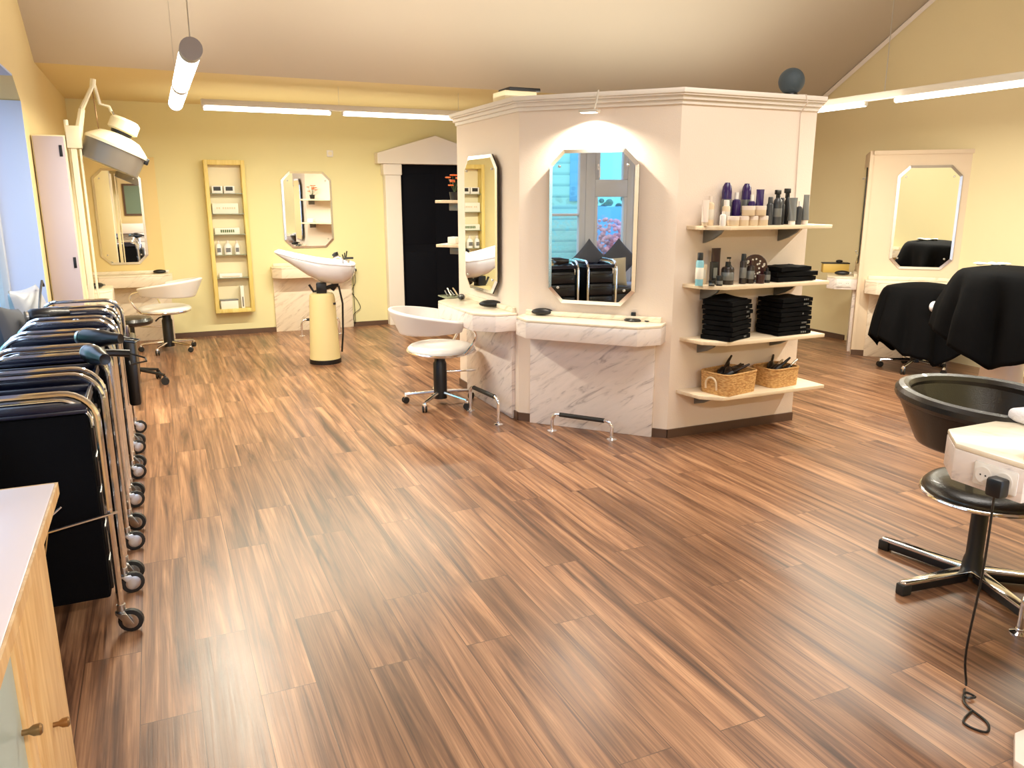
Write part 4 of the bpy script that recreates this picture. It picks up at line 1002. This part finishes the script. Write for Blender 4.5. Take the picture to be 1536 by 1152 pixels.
# ------------------------------------------------------------------ small tools on counters
def clipper(label, loc, rz, s=1):
    t = thing('hair_clipper', label, 'clipper', loc, rz)
    q = MB(); q.grid(lambda u, v: (lambda a, b: Vector((.08*s*math.cos(b), .035*s*math.cos(a)*math.sin(b), .024*s+.026*s*math.sin(a)*math.sin(b)*(1.1 if math.sin(a) > 0 else .9))))(2*PI*u, PI*v), 20, 12, closeu=True)
    q.build('clipper_body', 'black', t, smooth=80)
    MB().box((.07*s, -.018*s, .012*s), (.095*s, .018*s, .034*s), .003).build('clipper_blade', 'steel', t)
clipper('black hair clipper on the left end of the centre marble counter', (2.52, 5.07, .822), f45+R(15))
clipper('black hair clipper on the kiosk side counter above the sockets', (2.34, 5.62, .822), R(-20), 1.1)
clipper('black hair clipper at the far end of the kiosk side counter', (2.3, 6.15, .822), R(70), .9)
clipper('small dark clipper on the cream counter under the far left mirror', (.03, 10.1, .79), 0, .9)
clipper('black clipper on the small side counter behind the trolleys', (-.55, 8.72, .782), R(60), 1.1)
clipper('black clipper lying on the little counter beside the right-hand panel', (6.86, 6.42, .822), R(-45), 1.0)
t = thing('clipper_charger', 'black charging dock with cable on the right end of the centre marble counter', 'charger', (2.98, 4.58, .82), f45)
MB().lathe([(0, 0), (.055, 0), (.058, .008), (.045, .018), (0, .02)], 24, sx=1.1).build('dock_base', 'black', t)
MB().box((-.016, -.012, .015), (.016, .012, .06), .005).build('dock_post', 'black', t)
MB().tube([(.05, 0, .008), (.1, -.02, .006), (.15, .0, .006), (.19, .03, .006)], .004, 6).build('dock_cable', 'black', t)
t = thing('power_plug', 'black plug with grey cable at the right end of the centre marble counter', 'plug', (3.21, 4.50, .74), f45)
MB().box((-.03, -.05, -.018), (.03, -.01, .018), .006).build('plug_body', 'black', t)
MB().tube([(.03, -.03, 0), (.06, -.02, -.01), (.075, -.0, -.08), (.07, .02, -.3), (.065, .02, -.68)], .0035, 6).build('plug_cable', 'mgrey', t)
# tap set and small faucet on the side counter
t = thing('product_tray', 'small glass tray with chrome tools at the far end of the kiosk side counter', 'tray', (2.28, 6.36, .82), 0)
MB().box((-.08, -.1, 0), (.08, .1, .012), .004).build('tray_base', 'glassg', t)
for k in range(4): MB().tube([(-.05+.03*k, -.07, .02), (-.03+.025*k, .06, .05+.02*(k % 2))], .006, 6).build('tool', 'chrome' if k % 2 else 'black', t)
# on the cream counter behind the basin
t = thing('tool_holder', 'black tool holder on the cream counter behind the basin', 'holder', (2.2, 10.08, .82))
MB().lathe([(0, 0), (.04, 0), (.045, .06), (.04, .06), (0, .02)], 16).build('holder_cup', 'black', t)
for k in range(3): MB().tube([(0, 0, .02), (.03*(k-1), .01, .13+.02*k)], .008, 6).build('tool', 'black', t)
tag(MB().lathe([(0, 0), (.06, 0), (.05, .012), (.02, .05), (.018, .08), (0, .085)], 18).build('diffuser_cone', 'black', None, (1.68, 10.06, .822)), 'black cone-shaped diffuser on the cream counter left of the basin tap', 'diffuser')
t = thing('power_plug', 'black plug with looping cable on the back wall right of the basin', 'plug', (2.33, YB, .74))
MB().box((-.03, -.05, -.018), (.03, 0, .018), .006).build('plug_body', 'black', t)
MB().tube(spline([(0, -.04, -.01), (.01, -.03, -.15), (-.04, -.02, -.28), (.03, -.02, -.4), (.06, -.02, -.5), (-.03, -.02, -.58), (-.02, -.02, -.7)]), .004, 6).build('plug_cable', 'black', t)
MB().tube([(-.02, -.04, -.01), (-.02, -.03, -.3), (-.01, -.02, -.7)], .004, 6).build('plug_cable', 'black', t)
t = thing('wall_socket', 'small white socket high on the back wall beside the mirror', 'socket', (2.1, YB, 2.185))
MB().box((-.04, -.01, -.04), (.04, 0, .04), .006).build('socket_frame', 'white', t); MB().lathe([(0, 0), (.022, 0), (.024, .004), (0, .004)], 16, T=TR((0, -.01, 0), R(90))).build('socket', 'creamp', t)
# plug on near counter
t = thing('power_plug', 'black plug with long black cord in the socket of the right-hand marble counter', 'plug', (2.455, 1.56, .73))
MB().box((-.035, -.028, -.035), (.012, .028, .03), .01).build('plug_body', 'black', t)
pts = [(-.02, 0, -.03), (-.02, .0, -.3), (-.03, .01, -.6), (-.02, .0, -.725)]
lp = [(-.02, .0, -.725), (-.07, -.03, -.725), (-.10, -.06, -.72), (-.07, -.07, -.72), (-.08, -.04, -.72), (-.13, -.08, -.725), (-.15, -.17, -.726), (-.2, -.2, -.726), (-.22, -.14, -.726), (-.14, -.11, -.726)]
MB().tube(spline(pts+lp[1:]), .004, 6).build('plug_cable', 'black', t)
# white towel on near counter
tag(MB().box((-.12, -.06, 0), (.12, .06, .05), .02, seg=4).build('rolled_towel', 'towel', None, (3.02, 1.79, .822), (0, 0, R(-10))), 'rolled white towel on the near right marble counter', 'towel')
# low white cabinet in the lower right corner
t = thing('low_cabinet', 'low white cabinet peeking in at the lower right corner', 'cabinet', (2.42, 1.12, 0))
MB().prism([(-.1, -.3), (.35, -.3), (.35, .17), (-.04, .17), (-.1, .1)], .05, .5, .01).build('cabinet_body', 'white', t)
MB().prism([(-.24, -.3), (.35, -.3), (.35, .18), (-.12, .18), (-.24, .1)], 0, .03, .004).build('plinth', 'pinkw', t)
# yellow box on side counter of right kiosk
t = thing('wooden_tool_box', 'yellow wooden box with black handle on the little counter right of the kiosk', 'box', (7.06, 6.72, .822), R(-35))
MB().box((-.14, -.06, 0), (.14, .06, .1), .006).build('box_body', 'yellowp', t)
MB().box((-.145, -.065, .1), (.145, .065, .112), .003).build('box_lid', 'black', t)
MB().ball((.04, 0, .125), .03, 12, (1.3, .8, .6)).build('box_knob', 'black', t)

# ------------------------------------------------------------------ glass display cabinet
t = thing('display_cabinet', 'tall narrow yellow wood wall cabinet with glass shelves on the back wall', 'cabinet', (.81, YB, 0))
x0, x1_, z0, z1 = -.205, .25, .29, 2.08; dp = -.15; fw = .045
q = MB(); q.box((x0, dp, z0), (x0+fw, 0, z1), .004); q.box((x1_-fw, dp, z0), (x1_, 0, z1), .004); q.box((x0+fw, dp+.001, z1-fw-.01), (x1_-fw, 0, z1-.001), .002); q.box((x0+fw, dp+.001, z0+.001), (x1_-fw, 0, z0+fw), .002)
q.build('cabinet_frame', 'beech_y', t)
MB().box((x0+.01, -.012, z0+.01), (x1_-.01, -.002, z1-.01)).build('back_panel', 'creamp', t)
shz = [1.70, 1.465, 1.225, .985, .71]
for z in shz: MB().box((x0+fw, dp+.012, z-.006), (x1_-fw, -.012, z)).build('glass_shelf', 'glassg', t)
gx = .81; gy = YB-.08
for k, dx in enumerate((-.075, .06)):
    b = thing('product_box', ['white carton with dark window, left on the top glass shelf', 'white carton with dark window, right on the top glass shelf'][k], 'box', (gx+dx, gy, 1.701), 0, 'cartons on the top glass shelf')
    MB().box((-.06, -.04, 0), (.06, .04, .085), .002).build('carton', 'white', b); MB().box((-.04, -.042, .03), (.04, -.04, .075)).build('carton_print', 'black', b)
b = thing('product_box', 'wide cream carton with olive print on the second glass shelf', 'box', (gx, gy, 1.466)); MB().box((-.145, -.04, 0), (.145, .04, .12), .002).build('carton', 'whitep', b)
q = MB()
for k in range(8): q.box((-.1+.025*k+(.02 if k > 1 else 0), -.042, .055), (-.085+.025*k+(.02 if k > 1 else 0), -.04, .075))
q.build('carton_print', 'beigep', b)
b = thing('product_box', 'cream carton with dark green print on the third glass shelf', 'box', (gx, gy, 1.226)); MB().box((-.14, -.04, 0), (.14, .04, .075), .002).build('carton', 'whitep', b)
q = MB()
for k in range(7): q.box((-.075+.023*k, -.042, .022), (-.058+.023*k, -.04, .055))
q.build('carton_print', 'greenlabel', b)
for k, dx in enumerate((-.11, -.005, .1)):
    b = thing('shampoo_bottle', ['white bottle at the left of the fourth glass shelf', 'wide white bottle at the middle of the fourth glass shelf', 'slim white bottle at the right of the fourth glass shelf'][k], 'bottle', (gx+dx, gy, .986), 0, 'white bottles in the display cabinet')
    r_ = (.036, .044, .03)[k]; MB().lathe([(0, 0), (r_, 0), (r_, .1), (r_*.6, .125), (r_*.4, .13), (0, .13)], 18).build('bottle_body', 'white', b); MB().lathe([(0, .13), (r_*.45, .13), (r_*.3, .165), (0, .168)], 14).build('cap', 'pinkw', b)
    MB().box((-r_*.6, -r_-.001, .03), (r_*.6, -r_+.004, .08)).build('printed_label', 'mgrey', b)
b = thing('product_box', 'flat white carton on the fifth glass shelf', 'box', (gx, gy, .711)); MB().box((-.13, -.04, 0), (.13, .04, .05), .002).build('carton', 'white', b); MB().box((-.1, -.042, .01), (.1, -.04, .02)).build('carton_print', 'beigep', b)
b = thing('book', 'white brochure lying at the bottom of the display cabinet', 'brochure', (gx-.03, gy, .336)); MB().box((-.11, -.045, 0), (.09, .045, .1), .002).build('pages', 'whitep', b); MB().box((-.115, -.05, .1), (.095, .05, .112), .002).build('cover', 'mgrey', b)
b = thing('book', 'slim book with black spine standing upright in the bottom compartment', 'book', (gx+.115, gy, .336)); MB().box((-.02, -.045, 0), (.02, .045, .27), .002).build('pages', 'whitep', b); MB().box((-.004, -.048, .02), (.006, -.045, .14)).build('spine_stripe', 'black', b)

# ------------------------------------------------------------------ shelves behind the kiosk with flower
P_, Q_ = Vector(K[7]), Vector(K[0]); tb = (Q_-P_).normalized(); nb = Vector((tb.y, -tb.x)); 
def bface(s, o, z): return (P_.x+tb.x*s+nb.x*o, P_.y+tb.y*s+nb.y*o, z)
rzb = math.atan2(tb.y, tb.x)
LB = (Q_-P_).length
for z, lb in ((1.63, 'upper pale shelf behind the kiosk carrying the orange flowers'), (1.25, 'lower pale shelf behind the kiosk in front of the dark doorway')):
    t = thing('wall_shelf', lb, 'shelf', bface(LB/2+.12, 0, z), rzb)
    MB().box((-.42, -.24, -.025), (.42, 0, 0), .003).build('shelf_board', 'shelf', t)
    for s in (-.3, .3): MB().box((s-.01, -.16, -.09), (s+.01, 0, -.025), .004).build('shelf_bracket', 'mgrey', t)
t = thing('flower_arrangement', 'orange flowers in a small pot on the upper shelf behind the kiosk', 'flowers', bface(LB/2+.36, .14, 1.63))
MB().lathe([(0, 0), (.035, 0), (.045, .07), (.04, .07), (0, .05)], 18).build('pot', 'black', t)
rf = random.Random(3)
for k in range(9):
    a = rf.uniform(0, 6.28); r_ = rf.uniform(.02, .075); h = rf.uniform(.12, .23); c = (r_*math.cos(a), r_*math.sin(a), h)
    MB().tube([(0, 0, .06), c], .002, 5).build('stem', 'leaf', t)
    q = MB()
    for j in range(6):
        b_ = 2*PI*j/6; q.ball((c[0]+.014*math.cos(b_), c[1]+.014*math.sin(b_), c[2]), .013, 8, (1, 1, .5))
    q.build('blossom', 'orange', t)
t = thing('ornament_ring', 'dark wire ring ornament on the shelf behind the kiosk, seen in the back mirror', 'ornament', bface(LB/2-.2, .13, 1.63), rzb)
MB().tube([(.08*math.cos(a), 0, .1+.08*math.sin(a)) for a in [2*PI*i/24 for i in range(24)]], .007, 6, closed=True).box((-.04, -.03, 0), (.04, .03, .02), .004).build('ring', 'black', t)
tag(MB().box((-.04, -.04, 0), (.04, .04, .16), .004).build('product_box', 'black', None, bface(LB/2-.2, .12, 1.251), (0, 0, rzb)), 'upright black carton on the lower shelf behind the kiosk', 'box')
tag(MB().box((-.05, -.04, 0), (.05, .04, .06), .004).build('product_box', 'white', None, bface(LB/2+.42, .12, 1.251), (0, 0, rzb)), 'white carton at the visible end of the lower shelf behind the kiosk', 'box')

# ------------------------------------------------------------------ behind the camera (seen in mirrors)
t = thing('stacked_drawers', 'white drawer stack by the front wall, seen in the far left mirror', 'drawers', (-.42, -2.3, 0))
for k in range(4): MB().box((-.3, -.2, .1+k*.23), (.3, .2, .32+k*.23), .01).build('drawer', 'white', t)
MB().box((-.28, -.18, 0), (.28, .18, .1), .004).build('plinth', 'black', t)
w = struct(MB().box((-.62, YF, 1.2), (-.1, YF+.03, 2.0), .006).build('window_7', 'base'))
MB().box((-.57, YF+.03, 1.25), (-.15, YF+.034, 1.95)).build('window_pane', mat('dusky_pane', srgb(110, 130, 110), .2), w)

# ------------------------------------------------------------------ outdoors (seen through the windows and in the centre mirror)
o = MB().box((-14, -8, -.3), (XL-WD-.01, 16, -.1)).build('ground', 'ground', smooth=0); struct(o)
t = thing('neighbouring_house', 'teal clapboard house outside the window, reflected in the centre mirror', 'house', (-3.6, 0, 0))
MB().box((-1.5, 2.12, -.1), (0, 9, 3.0)).build('clapboard_wall', 'teal', t, smooth=0)
MB().box((-.01, 2.12, 1.6), (.02, 2.36, 3.0)).build('window_strip', 'blue', t, smooth=0)
t = thing('garden_fence', 'bright blue garden fence outside the window, reflected in the centre mirror', 'fence', (-5.2, .6, 0))
MB().box((-.03, -1.6, .2), (.03, 1.45, 1.5), .01).build('fence_panel', 'blue', t)
for k in range(3): MB().box((-.05, -1.5+1.4*k, -.1), (.05, -1.4+1.4*k, 1.52), .01).build('fence_post', 'blue', t)
t = thing('teal_garage', 'plain teal garage wall beyond the blue fence', 'building', (-8.5, -1, 0))
MB().box((-.5, -3, -.1), (0, 3.6, 4.2)).build('garage_wall', 'tealp', t, smooth=0)
def shrub(label, loc, r, h, m, n, seed, cat):
    rnd = random.Random(seed); q = MB()
    for k in range(n):
        a = rnd.uniform(0, 6.28); rr = r*math.sqrt(rnd.random()); z = h*rnd.uniform(.15, 1)*(1-.4*(rr/r)**2)
        q.ball((rr*math.cos(a), rr*math.sin(a), z), rnd.uniform(.05, .11)*r*(.8 if n > 500 else 1), 6, (1, 1, .8))
    t = thing('shrub', label, cat, loc)
    q.build('foliage', m, t, smooth=0); MB().tube([(0, 0, -.1), (0, 0, h*.5)], .02).build('stem', 'brownb', t)
shrub('dark green bush left of the blue fence top', (-6.3, -.3, 0), .9, 1.9, 'green', 260, 1, 'bush')
shrub('dark green bush behind the middle of the blue fence', (-6.4, .85, 0), .9, 1.85, 'green', 260, 2, 'bush')
shrub('pink heather shrub in front of the blue fence', (-3.5, 1.15, 0), .6, 1.4, 'pink', 900, 3, 'bush')
shrub('pink heather shrub nearer the teal house', (-3.45, 1.75, 0), .5, 1.38, 'pink', 800, 4, 'bush')

# ------------------------------------------------------------------ light
def area(name, loc, rot, sx, sy, power, col):
    l = bpy.data.lights.new(name, 'AREA'); l.shape = 'RECTANGLE'; l.size = sx; l.size_y = sy; l.energy = power; l.color = col
    o = bpy.data.objects.new(name, l); C.objects.link(o); o.location = loc; o.rotation_euler = rot; return o
WARM = (1, .90, .72); NEU = (1, .95, .88)
area('light_back_lamp', (1.8, 8.05, 2.415), (0, 0, 0), 2.4, .06, 92, (1, .97, .76))
area('light_left_lamp', (.27, 6.0, 2.335), (0, 0, 0), .08, 2.5, 75, (1, .9, .7))
area('light_right_lamp', (5.45, 4.2, 2.36), (0, 0, 0), .06, 3.2, 100, (1, .95, .78))
area('light_fill_front_a', (1.2, -.8, 2.6), (0, 0, 0), 1.6, .3, 110, NEU)  # fill light added behind the camera, without a fixture
area('light_fill_front_b', (3.2, 2.7, 3.4), (0, 0, 0), 2.4, 1.2, 60, NEU)  # broad fill added in the roof void, not one of the hanging lamps
area('light_fill_ceiling', (3.4, 5.75, 2.42), (PI, 0, 0), 4.4, 2.2, 42, (1, .93, .8))  # added fill aimed upward to brighten the sloped ceiling, no lamp there
area('light_fill_ceiling_left', (.4, 5.6, 2.6), (PI, 0, 0), 1.2, 2, 9, (1, .88, .68))  # further upward fill, added for the left part of the ceiling
sp = bpy.data.lights.new('light_picture', 'SPOT'); sp.energy = 60; sp.color = (1, .9, .72); sp.spot_size = R(150); sp.spot_blend = .6; sp.shadow_soft_size = .02
so = bpy.data.objects.new('light_picture', sp); C.objects.link(so); so.location = cface(.55, .11, 2.185); so.rotation_euler = (0, 0, 0)
area('light_fill_ceiling_back', (1.9, 9.1, 2.2), (PI, 0, 0), 3.4, 1.0, 7, (1, .95, .72))  # upward fill added to lift the flat ceiling, no fitting behind it
W = bpy.data.worlds.new('world'); bpy.context.scene.world = W; W.use_nodes = True
bg = W.node_tree.nodes['Background']; bg.inputs['Color'].default_value = (.52, .70, 1, 1); bg.inputs['Strength'].default_value = 3.6
sc = bpy.context.scene
sc.view_settings.view_transform = 'Standard'; sc.view_settings.look = 'None'; sc.view_settings.exposure = .3; sc.view_settings.gamma = 1.03
sc.cycles.use_denoising = True
sc.cycles.max_bounces = 8; sc.cycles.diffuse_bounces = 4; sc.cycles.glossy_bounces = 5; sc.cycles.transmission_bounces = 6
sc.cycles.sample_clamp_indirect = 6; sc.cycles.caustics_reflective = False; sc.cycles.caustics_refractive = False
